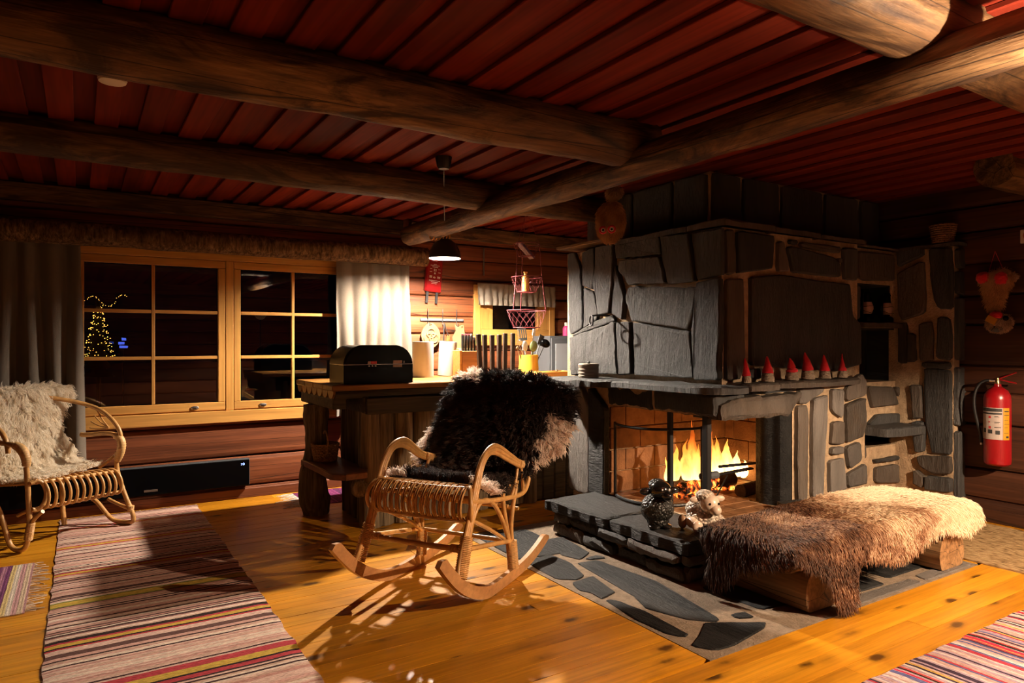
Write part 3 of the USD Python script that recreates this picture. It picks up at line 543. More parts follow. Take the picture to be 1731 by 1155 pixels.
# lintels, left jamb slab, upright stone at the right of the opening
z1 = lambda *p: cr(920, 610, 4.62, *p)
xst('jamb_stone', [z1((212, 178), (290, 178), (372, 370), (374, 1030), (330, 1036), (214, 990))], LFX, ['slate3'], thick=.05, shrink=.0, seed=180, back=.0)
xst('jamb_stone', [[(999, 652), (1026, 690), (1025, 838), (999, 832)]], LFX - .005, ['slab_st'], thick=.05, shrink=0., seed=181)
for i, (a, b, z0_, z1_) in enumerate(((2.66, 3.16, .822, .95), (3.17, 3.60, .822, .945))): part(fp, 'lintel_stone', stone([(-b, z0_), (-a, z0_ - .004), (-a, z1_), (-b, z1_)], .24, AX * (LFX + .255), -AY, AZ, -AX, 182 + i, rough=.012, bevel=.014), M['slate'], smooth=30)
part(fp, 'lintel_stone', stone([(3.04, .805), (3.45, .80), (3.63, .80), (3.78, .915), (3.76, .935), (3.40, .92), (3.38, .938), (3.06, .90)], .23, AY * (LFY + .15), AX, AZ, -AY, 185, rough=.014, bevel=.016), M['slate2'], smooth=30)
part(fp, 'lintel_stone', stone([(3.04, .93), (3.82, .94), (3.82, .965), (3.04, .955)], .16, AY * (LFY + .15), AX, AZ, -AY, 186, rough=.008, bevel=.012), M['slate'], smooth=30)
up = stone([(3.70, 2.74), (3.79, 2.715), (3.845, 2.75), (3.845, 2.93), (3.72, 2.94), (3.69, 2.85)], .60, AZ * .216, AX, AY, AZ, 187, rough=.014, bevel=.012, step=.02); part(fp, 'jamb_stone', up, M['slab_st'], smooth=30)
part(fp, 'wedge_stone', stone([(3.56, 2.60), (3.74, 2.56), (3.80, 2.66), (3.62, 2.70)], .055, AZ * .216, AX, AY, AZ, 188, rough=.01, bevel=.02), M['slate'], smooth=30)
# iron props under the lintels
part(fp, 'iron_post', box(3.045, 3.085, 2.735, 2.775, .216, .82, .004), M['iron']); part(fp, 'iron_post', box(3.105, 3.135, 3.085, 3.115, .216, .825, .003), M['iron'])
# firebox lining
bl_ = .27; z = .218; row = 0
while z < .80:
    zz = min(z + .145, .82); off = (row % 2) * bl_ / 2
    x = 3.05 - off
    while x < 4.2:
        a, b = max(x, 3.05), min(x + bl_, 4.2)
        if b - a > .03: part(fp, 'brick', bent(box(a + .002, b - .002, 3.585, 3.60, z + .002, zz - .002, .004), .001, 20, row), M['brick'])
        x += bl_
    y = 2.96 - off
    while y < 3.585:
        a, b = max(y, 2.96), min(y + bl_, 3.585)
        if b - a > .03: part(fp, 'brick', box(4.185, 4.20, a + .002, b - .002, z + .002, zz - .002, .004), M['brick'])
        y += bl_
    z += .148; row += 1
for i in range(8):
    for j in range(5):
        a, b = 3.055 + j * .24 - (i % 2) * .12, 3.055 + (j + 1) * .24 - (i % 2) * .12; a, b = max(a, 3.055), min(b, 4.18)
        y0_ = 2.73 + i * .107
        if y0_ < 2.95: b = min(b, 3.68)
        if b - a > .03: part(fp, 'hearth_brick', box(a + .003, b - .003, y0_ + .003, y0_ + .103, .206, .2175 + rng.uniform(-.001, .003), .004), M['hearthbrick'])
# raised hearth: top slabs on rough stones
part(fp, 'mortar_core', box(2.66, 4.56, 2.54, 2.80, .0, .15), M['dkmortar']); part(fp, 'mortar_core', box(2.66, 3.05, 2.54, 3.66, .0, .15), M['dkmortar'])
ledge([(2.61, 3.10), (2.60, 3.42), (2.585, 3.70), (3.02, 3.70), (3.03, 3.10)], .150, .216, 'slab_st', 191, 'hearth_slab', .012, .012)
ledge([(2.625, 2.49), (2.615, 2.8), (2.61, 3.09), (3.03, 3.09), (3.05, 2.73), (3.32, 2.72), (3.33, 2.47), (3.0, 2.475)], .150, .216, 'slab_st', 192, 'hearth_slab', .012, .012)
ledge([(3.34, 2.47), (3.9, 2.48), (4.58, 2.50), (4.58, 2.72), (3.34, 2.72)], .150, .216, 'slab_st', 193, 'hearth_slab', .012, .012)
g = np.random.default_rng(15)
def course(lo, hi, z0_, z1_, fixed, axis, seed):
    a = lo; k = 0
    while a < hi - .05:
        b = min(a + g.uniform(.16, .42), hi); th = g.uniform(.03, .065)
        q = [(a, z0_ + g.uniform(0, .012)), (b, z0_ + g.uniform(0, .012)), (b + g.uniform(-.02, .0), z1_ - g.uniform(0, .01)), (a + g.uniform(0, .02), z1_ - g.uniform(0, .01))]
        m = stone(q, th, (AX * fixed if axis == 'x' else AY * fixed), (-AY if axis == 'x' else AX), AZ, (-AX if axis == 'x' else -AY), seed + k, rough=.014, bevel=.016, shrink=.002)
        if m is not None: part(fp, 'stone', m, M['slate' if k % 3 else 'slate2'], smooth=30)
        a = b; k += 1
course(-3.66, -2.50, .0, .078, 2.66, 'x', 200); course(-3.66, -2.51, .08, .15, 2.66, 'x', 220); course(2.63, 4.55, .0, .078, 2.54, 'y', 240); course(2.63, 4.55, .08, .15, 2.54, 'y', 260)
# ---- stone paving let into the floor
hp = thing('hearth_paving', 'slate crazy paving let into the wooden floor around the fireplace', 'paving', (2.9, 2.4, 0))
part(hp, 'mortar_bed', box(2.088, 4.257, 1.862, 3.9, -.03, .001), M['dkmortar'])
c3 = lambda *p: cr(850, 780, 2.885, *p)
for i, q in enumerate([c3((335, 597), (440, 563), (548, 642), (485, 677), (430, 645), (372, 632)), c3((494, 676), (560, 684), (704, 740), (908, 850), (884, 864), (800, 846), (640, 772)),
    c3((985, 792), (1288, 790), (1272, 820), (1130, 902), (1040, 928), (916, 906), (958, 852)), c3((362, 500), (460, 486), (600, 536), (750, 588), (1058, 772), (1040, 788), (900, 776), (700, 722), (640, 662)),
    c3((110, 490), (232, 458), (334, 500), (398, 562), (370, 582), (265, 578), (180, 535)), c3((200, 388), (292, 372), (424, 450), (380, 484), (290, 462)), c3((400, 477), (460, 461), (512, 475), (420, 484)),
    c3((1110, 750), (1180, 738), (1232, 766), (1140, 772))]):
    m = stone([tuple(onZ(x, y)[:2]) for x, y in q], .007, AZ * 0, AX, AY, AZ, 300 + i, bevel=.004, rough=.001, round_=.008); part(hp, 'paving_stone', m, M['slab_st'], smooth=25)
for i, q in enumerate([[(2.68, 2.08), (2.98, 2.04), (3.05, 2.3), (2.66, 2.44)], [(3.02, 1.98), (3.5, 1.96), (3.55, 2.35), (3.1, 2.35)], [(3.6, 2.0), (4.2, 2.0), (4.2, 2.4), (3.62, 2.42)], [(3.12, 1.875), (3.7, 1.872), (3.68, 1.94), (3.14, 1.95)], [(3.74, 1.872), (4.22, 1.872), (4.22, 1.96), (3.76, 1.95)], [(2.12, 3.3), (2.5, 3.25), (2.5, 3.8), (2.14, 3.85)]]):
    part(hp, 'paving_stone', stone(q, .007, AZ * 0, AX, AY, AZ, 320 + i, bevel=.004, rough=.001, round_=.02), M['slate3' if i in (3, 4) else 'slab_st'], smooth=25)
# ---- wooden ledge board at the top of the left face
single('ledge_board', bent(box(3.14, 3.36, 3.72, 4.34, 1.962, 1.985, .004), .002, 5), M['beamY'], 'pale wooden board lying on the upper left ledge of the chimney', 'board')
# ---- iron hook in the left face
hk = thing('iron_hook', 'black iron ring hook set into the left face of the stone chimney', 'hook', (3.19, 3.75, 1.38))
p = onX(1030, 534, 3.19); part(hk, 'spike', tube([p, p + [-.07, .01, .004], p + [-.13, .03, -.002]], .006, 8, 14), M['iron'])
c = p + np.array([-.135, .035, -.036]); a_ = np.linspace(0, 2 * np.pi, 26); part(hk, 'ring', tube(np.stack([c[0] + .012 * np.sin(a_), c[1] + .034 * np.sin(a_), c[2] + .036 * np.cos(a_)], 1), .005, 8, cap=False), M['iron'])
# ---- fire screen
fs = thing('fire_screen', 'curved black iron fire screen with a glass panel inside the hearth opening', 'fire screen', (3.1, 3.25, .2175))
cv = spline([(3.055, 3.545), (2.985, 3.33), (3.03, 3.17), (3.165, 3.075), (3.35, 3.05)], 30); lift = lambda z: np.c_[cv, np.full(len(cv), z)]
part(fs, 'top_rail', tube(lift(.70), .009, 8), M['iron']); part(fs, 'bottom_rail', tube(lift(.226), .011, 8), M['iron'])
for i in (0, -1): part(fs, 'upright', tube([(*cv[i], .2185), (*cv[i], .71)], .010, 8), M['iron'])
pv = np.vstack([lift(.237), lift(.691)]); n_ = len(cv); i_ = np.arange(n_ - 1); f_ = np.vstack([np.stack([i_, i_ + 1, i_ + 1 + n_], 1), np.stack([i_, i_ + 1 + n_, i_ + n_], 1)])
part(fs, 'glass_panel', trimesh.Trimesh(pv, f_, process=False), M['screenglass'], smooth=True)
# ---- fire
fire = thing('fire', 'burning log fire with orange flames in the stone fireplace', 'fire', (3.55, 3.2, .22))
n = {'g': ('geometry', {}), 's': ('separate_xyz', {}), 'mr': ('map_range', {'from_min': .28, 'from_max': .62, 'to_min': 0., 'to_max': 1., 'clamp': True}),
     'cr': ('rgb_ramp', {'ramp': [(0., (1., .62, .22)), (.35, (1., .45, .10)), (.75, (1., .25, .03)), (1., (1., .16, .015))]}), 'st': ('rgb_ramp', {'ramp': [(0., (1., 1., 1.)), (.4, (.62, .62, .62)), (1., (.14, .14, .14))]}),
     'mu': ('math', {'math_type': 'multiply', 'value2': FLAME}), 'e': ('emission', {}), 't': ('transparent_bsdf', {}), 'lw': ('layer_weight', {'blend': .5}), 'fr': ('rgb_ramp', {'ramp': [(0., (0., 0., 0.)), (.5, (.35, .35, .35)), (.95, (1., 1., 1.))]}),
     'nz': ('noise_texture', {'scale': 14., 'detail': 3., 'distortion': .5}), 'nm': ('mapping', {'scale': (1., 1., .3)}), 'nr': ('rgb_ramp', {'ramp': [(.35, (.45, .45, .45)), (.65, (1.1, 1.1, 1.1))]}), 'm2': ('math', {'math_type': 'multiply'}), 'mx': ('mix_closure', {})}
l = [('g.position', 's.vector'), ('s.z', 'mr.value'), ('mr.result', 'cr.fac'), ('mr.result', 'st.fac'), ('st.color', 'mu.value1'), ('g.position', 'nm.vector'), ('nm.vector', 'nz.vector'), ('nz.fac', 'nr.fac'), ('mu.value', 'm2.value1'), ('nr.color', 'm2.value2'), ('cr.color', 'e.color'), ('m2.value', 'e.strength'),
     ('lw.facing', 'fr.fac'), ('fr.color', 'mx.fac'), ('e.emission', 'mx.closure1'), ('t.BSDF', 'mx.closure2')]
M['flame'] = usdkit.material(stage, LK + 'flame', n, l, surface='mx.closure')
def flame(px, ytop, ybase, Yp, w, seed):
    b, t = onY(px, ybase, Yp), onY(px, ytop, Yp); H = t[2] - b[2]; s = np.linspace(0, 1, 22)
    r = w * np.sin(np.pi * np.clip(s * .78 + .16, 0, 1)) ** 1.1 * (1 - s) ** .75 + .001; sway = (meshkit.fbm(np.c_[s * 2.5, np.full(22, seed), s * 0], 2, seed) - .5)[:, None] * .12 * s[:, None]
    c = b + s[:, None] * np.array([0, 0, H]) + sway * np.array([1, .4, 0]); m = tube(c, r, 14); return bent(m, .012, 16, seed)
for i, a in enumerate([(1128, 772, 812, 3.2, .030), (1142, 752, 812, 3.25, .045), (1160, 742, 812, 3.22, .055), (1169, 712, 812, 3.26, .06), (1178, 752, 812, 3.2, .05), (1189, 748, 812, 3.15, .035), (1199, 730, 808, 3.3, .06), (1212, 738, 806, 3.34, .07), (1228, 742, 806, 3.36, .07), (1244, 762, 806, 3.36, .06), (1258, 778, 808, 3.36, .045)]): part(fire, 'flame', flame(*a, 400 + i), M['flame'], smooth=True)
em = simple('embers_base', (.02, .012, .008), .9)
n = {'g': ('geometry', {}), 'nz': ('noise_texture', {'scale': 22., 'detail': 4.}), 'r': ('rgb_ramp', {'ramp': [(.42, (.01, .005, .003)), (.56, (.8, .10, .01)), (.7, (1., .45, .08))]}), 'st': ('rgb_ramp', {'ramp': [(.42, (0., 0., 0.)), (.62, (1., 1., 1.))]}), 'mu': ('math', {'math_type': 'multiply', 'value2': 4.}), 'p': ('principled_bsdf', {'base_color': (.02, .012, .01), 'roughness': .9})}
M['ember'] = usdkit.material(stage, LK + 'ember', n, [('g.position', 'nz.vector'), ('nz.fac', 'r.fac'), ('nz.fac', 'st.fac'), ('st.color', 'mu.value1'), ('r.color', 'p.emission_color'), ('mu.value', 'p.emission_strength')], surface='p.BSDF')
eb = [bent(box(-r_, r_, -r_ * .7, r_ * .7, 0, r_ * 1.0, r_ * .2).apply_transform(trimesh.transformations.rotation_matrix(k * 1.1, [0, 0, 1], [0, 0, 0])).apply_translation((3.35 + .55 * u, 3.18 + .22 * v, .219)), .004, 30, k) for k, (r_, u, v) in enumerate(zip(rng.uniform(.012, .032, 46), rng.random(46), rng.random(46)))]
part(fire, 'embers', cat_(eb), M['ember'], kind='stuff')
fw_ = lambda p0, p1, r, lab, mat, seed: single('firewood', log(p0, p1, r, seed=seed, n=24, sides=12, amp=.2, bend=.012), M[mat], lab, 'firewood', smooth=40)
M['char'] = simple('charred_wood', (.035, .016, .008), .85, var=.6, scale=25., bump=.8)
fw_((3.28, 3.16, .295), (3.78, 3.28, .285), .042, 'glowing log burning at the front of the fire', 'ember', 31); fw_((3.36, 3.34, .285), (3.86, 3.24, .29), .05, 'charred log at the back of the fire behind the glowing one', 'char', 32)
fw_((3.72, 3.05, .26), (4.02, 3.10, .26), .042, 'dark half burnt log lying to the right of the flames', 'char', 33)
po = thing('fire_tongs', 'black iron fire tongs leaning across the right side of the hearth opening', 'fire tongs', (3.6, 2.95, .35))
a, b = onY(1196, 806, 2.95), onY(1270, 792, 3.0); part(po, 'blade', tube([a, b], .020, 8, 6, flat=.4), M['iron']); a2, b2 = onY(1216, 789, 3.0), onY(1278, 783, 3.05); part(po, 'blade', tube([a2, b2], .009, 8, 6), M['iron'])
a3, b3 = onY(1229, 804, 2.98), onY(1208, 846, 2.88); b3[2] = max(b3[2], .226); part(po, 'foot', tube([a3, b3], .005, 8, 6), M['iron']); part(po, 'grip', tube([onY(1186, 806, 2.95), onY(1212, 803, 2.95)], .024, 8, 5), M['grey'])
# ================================================================ furs
def fur_mat(name, stops, scale=14., rough=.6, tl=0.):
    n = {'g': ('geometry', {}), 'h': ('hair_info', {}), 'nz': ('noise_texture', {'scale': scale, 'detail': 3.}), 'r': ('rgb_ramp', {'ramp': stops}), 'p': ('principled_bsdf', {'roughness': rough, 'specular_ior_level': .25, 'sheen_weight': .15})}
    l = [('g.position', 'nz.vector'), ('nz.fac', 'r.fac'), ('r.color', 'p.base_color')]
    if tl: n['t'] = ('translucent_bsdf', {}); n['mx'] = ('mix_closure', {'fac': tl}); l += [('r.color', 't.color'), ('p.BSDF', 'mx.closure1'), ('t.BSDF', 'mx.closure2')]
    return usdkit.material(stage, LK + name, n, l, surface='mx.closure' if tl else 'p.BSDF')
M['woolwhite'] = fur_mat('white_wool', [(.3, (.78, .66, .50)), (.55, (.93, .85, .72))], tl=.4); M['woolblack'] = fur_mat('black_wool', [(.3, (.010, .006, .005)), (.5, (.03, .014, .009)), (.75, (.10, .048, .028))]); M['woolcream'] = fur_mat('cream_wool', [(.3, (.78, .62, .52)), (.6, (.95, .84, .74))], tl=.35)
M['skin'] = simple('hide_leather', (.35, .25, .17), .8)
def normals_of(S, u, v, h=1e-3):
    a = S(u + h, v) - S(u - h, v); b = S(u, v + h) - S(u, v - h); n = np.cross(a, b); return n / (np.linalg.norm(n, axis=1, keepdims=True) + 1e-9), a / (np.linalg.norm(a, axis=1, keepdims=True) + 1e-9), b / (np.linalg.norm(b, axis=1, keepdims=True) + 1e-9)
def skin_mesh(S, inside, u0, u1, v0, v1, nu, nv, th=.006, sgn=1):
    U, V = np.meshgrid(np.linspace(u0, u1, nu), np.linspace(v0, v1, nv), indexing='ij'); uu, vv = U.ravel(), V.ravel()
    ok = inside(uu, vv).reshape(nu, nv); P = S(uu, vv); N, _, _ = normals_of(S, uu, vv); N = N * sgn; f = []
    keep = lambda i, j: ok[i, j] and ok[i + 1, j] and ok[i + 1, j + 1] and ok[i, j + 1]
    K = np.array([[keep(i, j) for j in range(nv - 1)] for i in range(nu - 1)]); I, J = np.nonzero(K)
    q = np.stack([I * nv + J, (I + 1) * nv + J, (I + 1) * nv + J + 1, I * nv + J + 1], 1); n = len(P); f = [q if sgn > 0 else q[:, ::-1], (q[:, ::-1] if sgn > 0 else q) + n]
    from collections import Counter
    ed = Counter(); d = {}
    for a in f[0]:
        for k in range(4): e = (a[k], a[(k + 1) % 4]); ed[tuple(sorted(e))] += 1; d[tuple(sorted(e))] = e
    side = np.array([(d[k][1], d[k][0], d[k][0] + n, d[k][1] + n) for k, c in ed.items() if c == 1])
    F4 = np.vstack(f + [side]); F3 = np.vstack([F4[:, [0, 1, 2]], F4[:, [0, 2, 3]]]); V3 = np.vstack([P + N * th * .5, P - N * th * .5]); use = np.unique(F3); re = np.zeros(len(V3), int); re[use] = np.arange(len(use))
    return trimesh.Trimesh(V3[use], re[F3], process=False)
# ---------------------------------------------------------------- rocking chair
RC, RF, RE = np.array([1.61, 3.189, 0]), np.array([-.844, -.536, 0]), np.array([.536, -.844, 0])
def rw(f, s, z): return RC + f * RF + s * RE + np.array([0, 0, z])
rc = thing('rocking_chair', 'rattan rocking chair on curved wooden rockers, draped in a black and white sheepskin', 'rocking chair', RC)
def rpath(pts, s=None): return np.array([rw(*(p if len(p) == 3 else (p[0], s, p[1]))) for p in pts])
rk_in = [(-.66, .10), (-.50, .045), (-.30, .010), (-.10, .0), (.08, .0), (.22, .035), (.36, .105), (.48, .20), (.565, .285)]
for s in (-.289, .289):
    c = np.array([(f, z) for f, z in rk_in]); c = spline(c, 40); t = np.gradient(c, axis=0); t /= np.linalg.norm(t, axis=1, keepdims=True); nn = np.c_[-t[:, 1], t[:, 0]]; nn *= np.sign(nn[:, 1:2])
    hgt = .058 * np.clip(np.minimum(np.linspace(.3, 20, 40), np.linspace(20, .55, 40)), 0, 1)[:, None]; top = c + nn * hgt; c[:, 1] = np.maximum(c[:, 1], .0008)
    V = np.vstack([np.array([rw(f, s + o, z) for f, z in a]) for o in (-.0125, .0125) for a in (c, top)]); m = len(c); q = []
    i = np.arange(m - 1); A, B, Cc, D_ = 0, m, 2 * m, 3 * m
    for a, b in ((A, B), (B, D_), (D_, Cc), (Cc, A)): q.append(np.stack([a + i, a + i + 1, b + i + 1, b + i], 1))
    for e in (0, m - 1): q.append(np.array([[A + e, B + e, D_ + e, Cc + e]]) if e == 0 else np.array([[Cc + e, D_ + e, B + e, A + e]]))
    q = np.vstack(q); mm = trimesh.Trimesh(V, np.vstack([q[:, [0, 1, 2]], q[:, [0, 2, 3]]]), process=False)
    if mm.volume < 0: mm.invert()
    part(rc, 'rocker', mm, M['rocker'], smooth=30)
    sg = np.sign(s); si = s - sg * .012
    # front leg of three canes that sweeps up into the arm, down again to the back
    for k, o in enumerate((-.019, 0., .019)):
        arm = [(.375 + o * .5, s - sg * .004, .185), (.335 + o, si, .25), (.275 + o, si, .37), (.205 + o, si, .53), (.155 + o * .9, si, .635), (.085 + o * .4, si, .700 + o * .5), (-.01, si, .708 + o), (-.11, si + sg * .008, .665 + o), (-.21, si + sg * .02, .615 + o * .7), (-.30, si + sg * .01, .585 + o * .5), (-.42, si - sg * .02, .60)]
        part(rc, 'arm_cane', tube(rpath(arm), .0115, 9, 46), M['cane'], smooth=50)
    part(rc, 'binding', ridged(rw(.36, s - sg * .004, .175), rw(.285, si, .345), .030, .008), M['bind'])
    for o in (-.016, .016): part(rc, 'leg_cane', tube(rpath([(-.20 + o, s - sg * .004, .045), (-.195 + o, si, .15), (-.17 + o * 1.4, si, .26), (-.16 + o * 3, si, .36), (-.17 + o * 5, si, .47)]), .012, 9, 24), M['cane'], smooth=50)
    part(rc, 'binding', ridged(rw(-.20, s - sg * .004, .055), rw(-.192, si, .205), .029, .008), M['bind'])
    part(rc, 'arch', tube(rpath([(.265, si, .33), (.22, si, .42), (.15, si, .475), (.06, si, .465), (-.02, si, .41), (-.10, si, .315), (-.155, si, .215)]), .011, 9, 40), M['cane'], smooth=50)
    part(rc, 'brace', tube(rpath([(.25, si - sg * .02, .42), (.12, si - sg * .02, .36), (-.03, si - sg * .02, .285), (-.17, si - sg * .01, .20)]), .010, 9, 20), M['cane'], smooth=50)
    for (f0, z0_, f1, z1_) in ((-.27, .585, -.20, .44), (-.30, .59, -.34, .44)): part(rc, 'strut', tube(rpath([(f0, si, z0_), ((f0 + f1) / 2, si + sg * .006, (z0_ + z1_) / 2), (f1, si, z1_)]), .009, 8, 10), M['cane'], smooth=50)
    part(rc, 'binding', ridged(rw(-.25, si + sg * .016, .60), rw(-.305, si + sg * .008, .583), .022, .007), M['bind'])
    part(rc, 'stretcher', tube(rpath([(.31, si, .29), (.05, si, .245), (-.20, si, .20)]), .012, 9, 14), M['cane'], smooth=50)
    part(rc, 'seat_rail', tube(rpath([(.25, si, .50), (0., si, .455), (-.25, si, .425), (-.38, si, .44), (-.47, si * .98, .61), (-.58, si * .92, .82), (-.66, si * .8, .925), (-.685, si * .45, .975), (-.69, 0, .985)]), .013, 9, 50), M['cane'], smooth=50)
for f_, z_ in ((.232, .555), (.265, .415)): part(rc, 'front_rail', tube(rpath([(f_, -.25, z_), (f_ + .006, -.12, z_ - .004), (f_ + .006, .12, z_ - .004), (f_, .25, z_)]), .010, 9, 16), M['cane'], smooth=50)
part(rc, 'cross_bar', tube(rpath([(.305, -.275, .295), (.30, 0, .285), (.305, .275, .29)]), .0135, 9, 12), M['cane'], smooth=50); part(rc, 'cross_bar', tube(rpath([(-.19, -.275, .20), (-.19, .275, .20)]), .012, 9, 6), M['cane'], smooth=50)
part(rc, 'binding', ridged(rw(.305, -.262, .295), rw(.303, -.20, .292), .018, .007), M['bind']); part(rc, 'binding', ridged(rw(.305, .262, .29), rw(.303, .20, .288), .018, .007), M['bind'])
for k in range(15):
    s = -.245 + .49 * k / 14
    for o in (-.0058, .0058): part(rc, 'apron_loop', tube(rpath([(.14, s + o, .530), (.20, s + o, .560), (.262, s + o, .545), (.298, s + o, .49), (.292, s + o, .435), (.255, s + o, .408), (.18, s + o, .40)]), .0054, 7, 18), M['cane'], smooth=50)
for k, (sg) in enumerate((-1, 1)): part(rc, 'end_loop', tube(rpath([(.20, sg * .245, .555), (.25, sg * .275, .545), (.28, sg * .295, .485), (.265, sg * .285, .42), (.22, sg * .25, .405)]), .011, 8, 22), M['cane'], smooth=50)
for k in range(9): f_ = .19 - k * .065; part(rc, 'seat_slat', tube(rpath([(f_, -.255, .50 - .062 * (.19 - f_) / .2), (f_, .255, .50 - .062 * (.19 - f_) / .2)]), .009, 7, 4), M['cane'], smooth=50)
for k in range(11): s = -.22 + .44 * k / 10; part(rc, 'back_cane', tube(rpath([(-.37, s, .43), (-.47, s, .61), (-.58, s * .98, .82), (-.675, s * .85, .955)]), .0075, 7, 14), M['cane'], smooth=50)
# ---- black and white sheepskin over it
rp = spline([(.20, .575), (.08, .545), (-.10, .515), (-.25, .505), (-.345, .535), (-.40, .635), (-.47, .765), (-.545, .885), (-.61, .985), (-.66, 1.03), (-.725, 1.015), (-.76, .93), (-.775, .81)], 200)
rl = np.r_[0, np.cumsum(np.linalg.norm(np.diff(rp, axis=0), axis=1))]; RL = rl[-1]
def RS(u, v):
    f = np.interp(v, rl, rp[:, 0]); z = np.interp(v, rl, rp[:, 1]); w = np.clip((v - .45) / .3, 0, 1); ed = np.clip(np.abs(u) - .24, 0, 1)
    f = f - ed * .50 * w + ed * .05; z = z - .14 * np.clip(u - .08, 0, 1) * w - ed * .35 * (.3 + .7 * w) - np.where(w <= .01, ed * .6, 0)
    return np.stack([RC[0] + f * RF[0] + u * RE[0], RC[1] + f * RF[1] + u * RE[1], z], 1)
hid = Polygon([(-.20, .02), (-.27, .06), (-.24, .25), (-.22, .42), (-.30, .52), (-.44, .60), (-.47, .70), (-.42, .80), (-.37, .88), (-.35, .97), (-.34, 1.06), (-.28, 1.17), (-.2, 1.30), (.0, 1.36), (.25, 1.33), (.40, 1.22), (.44, 1.12), (.46, 1.0), (.45, .90), (.40, .78), (.34, .66), (.28, .52), (.25, .40), (.29, .28), (.31, .10), (.24, .03), (.1, .04), (0, .07)])
import shapely
ins = lambda u, v: shapely.contains_xy(hid.buffer(.004), u, v)
sk = thing('sheepskin', 'shaggy black sheepskin with white patches draped over the rocking chair', 'sheepskin', rw(-.5, 0, .9))
part(sk, 'skin', skin_mesh(RS, ins, -.5, .5, 0.01, RL - .01, 60, 90, sgn=-1), simple('dark_hide_leather', (.03, .022, .018), .8), smooth=True)
g = np.random.default_rng(21); u = g.uniform(-.5, .5, 60000); v = g.uniform(0, RL, 60000); k = shapely.contains_xy(hid, u, v); u, v = u[k][:26000], v[k][:26000]
P = RS(u, v); N, du, dv = normals_of(RS, u, v); N = -N
if N[(v > .6) & (v < .8)].mean(0) @ RF < 0: N = -N
wp = lambda q, s: meshkit.fbm(np.c_[u * q, v * q, 0 * u + s], 3, int(s)) - .5
jit = wp(9, 3) * .12
white = ((u + jit > .30) & (v > .62) & (v < .98)) | ((u + jit < -.34) & (v < .83)) | ((u + jit < -.12) & (v + jit * 1.5 > 1.07)) | ((v + jit < .12) & ((u < -.14) | (u > .23))) | ((u > .22) & (v < .2))
flow = -dv * .35 + du * (np.sign(u) * .35)[:, None]; L = np.where(v > .45, .075, .062)
S_ = strands_on(P, N, L, flow, 5, 5, curl=.12, clump=.62, cell=.026, gravity=.2, rand=.34, up=.95)
for nm, kk, mt in (('black_wool', ~white, 'woolblack'), ('white_wool', white, 'woolcream')): curves(sk, nm, S_[kk], np.array([.0036, .0036, .0032, .0024, .0008]), M[mt], 'black wool' if nm[0] == 'b' else 'cream white wool patches', kind='stuff')
# ---------------------------------------------------------------- rattan armchair at the left
AE, AF = np.array([.674, .738, 0]), np.array([.738, -.674, 0]); AL, AR = np.array([-.309, 4.988, 0]), np.array([.284, 5.316, 0])
AC = (AL + AR) / 2; AC = AC - AF * ((AC - AL) @ AF * 0); sL, sR = (AL - AC) @ AE, (AR - AC) @ AE
def al(x, y, side): r = ray(x / 3.61, 640 + y / 3.61); p0 = AL if side < 0 else AR; return CAM + r * (((p0 - CAM) @ AE) / (r @ AE))
def aw(f, s, z): return AC + f * AF + s * AE + np.array([0, 0, z])
def apx(pts, side, zmin=.012):
    a = np.array([al(*p, side) for p in pts]); a[:, 2] = np.maximum(a[:, 2], zmin); return a
ac = thing('rattan_armchair', 'low bent rattan armchair at the left edge with a white sheepskin', 'armchair', AC)
def cane(name, pts, r=.014, n=40, mat='cane', label=None): part(ac, name, tube(pts, r, 9, n), M[mat], label, smooth=50)
cane('front_leg', apx([(715, 450), (716, 560), (738, 640), (775, 740), (808, 820), (812, 870), (785, 893), (740, 888), (690, 862), (630, 800), (565, 735)], 1, .026), .0150, 60)
cane('front_leg', apx([(160, 540), (168, 640), (176, 780), (180, 900), (172, 980), (145, 1040), (108, 1055), (72, 1030), (40, 950), (10, 850), (-30, 760)], -1, .0165), .0150, 60)
cane('arm', apx([(712, 470), (735, 430), (735, 380), (700, 345), (640, 335), (560, 342), (495, 342)], 1), .016, 40); cane('arm', apx([(160, 530), (152, 480), (128, 430), (85, 408), (30, 398), (-40, 385), (-120, 380)], -1), .016, 40)
for sd, q in ((1, [(715, 500), (738, 440), (738, 378), (705, 350)]), (-1, [(160, 535), (156, 480), (130, 432), (92, 410)])):
    a = spline(apx(q, sd), 40); part(ac, 'arm_wrap', tube(a, .022 + .006 * np.sin(np.linspace(0, 3.1, 40)) + .0015 * np.sin(np.linspace(0, 90, 40)), 10), M['bind'], smooth=60)
bh = [al(735, 370, 1), al(725, 310, 1), al(665, 232, 1), al(560, 170, 1)]
bt = np.vstack([bh, [aw(-.36, .16, .875), aw(-.44, 0, .90), aw(-.38, -.18, .875)], [p + (AL - AR) for p in bh[::-1]]]); cane('back_hoop', bt, .0145, 80)
fan0 = al(665, 300, 1); [cane('side_fan', np.array([al(*p, 1), fan0 * .5 + al(*p, 1) * .5 + np.array([0, 0, -.01]), fan0]), .005, 10) for p in ((590, 190), (575, 225), (556, 262), (548, 300))]
cane('brace', apx([(700, 470), (660, 505), (605, 545)], 1), .011, 12); cane('brace', apx([(185, 900), (215, 850), (262, 812)], -1), .013, 12); cane('brace', apx([(660, 735), (730, 770), (790, 795)], 1), .012, 12); cane('brace', apx([(108, 838), (140, 822), (175, 805)], -1), .011, 10)
part(ac, 'binding', ridged(al(172, 985, -1), al(190, 880, -1), .022, .007), M['bind'], 'orange cane binding'); part(ac, 'binding', ridged(al(800, 775, 1), al(795, 815, 1), .020, .007), M['bind'])
SLt, SRt = al(185, 640, -1), al(720, 565, 1); SLb, SRb = al(195, 800, -1), al(735, 690, 1); out = AF * .03
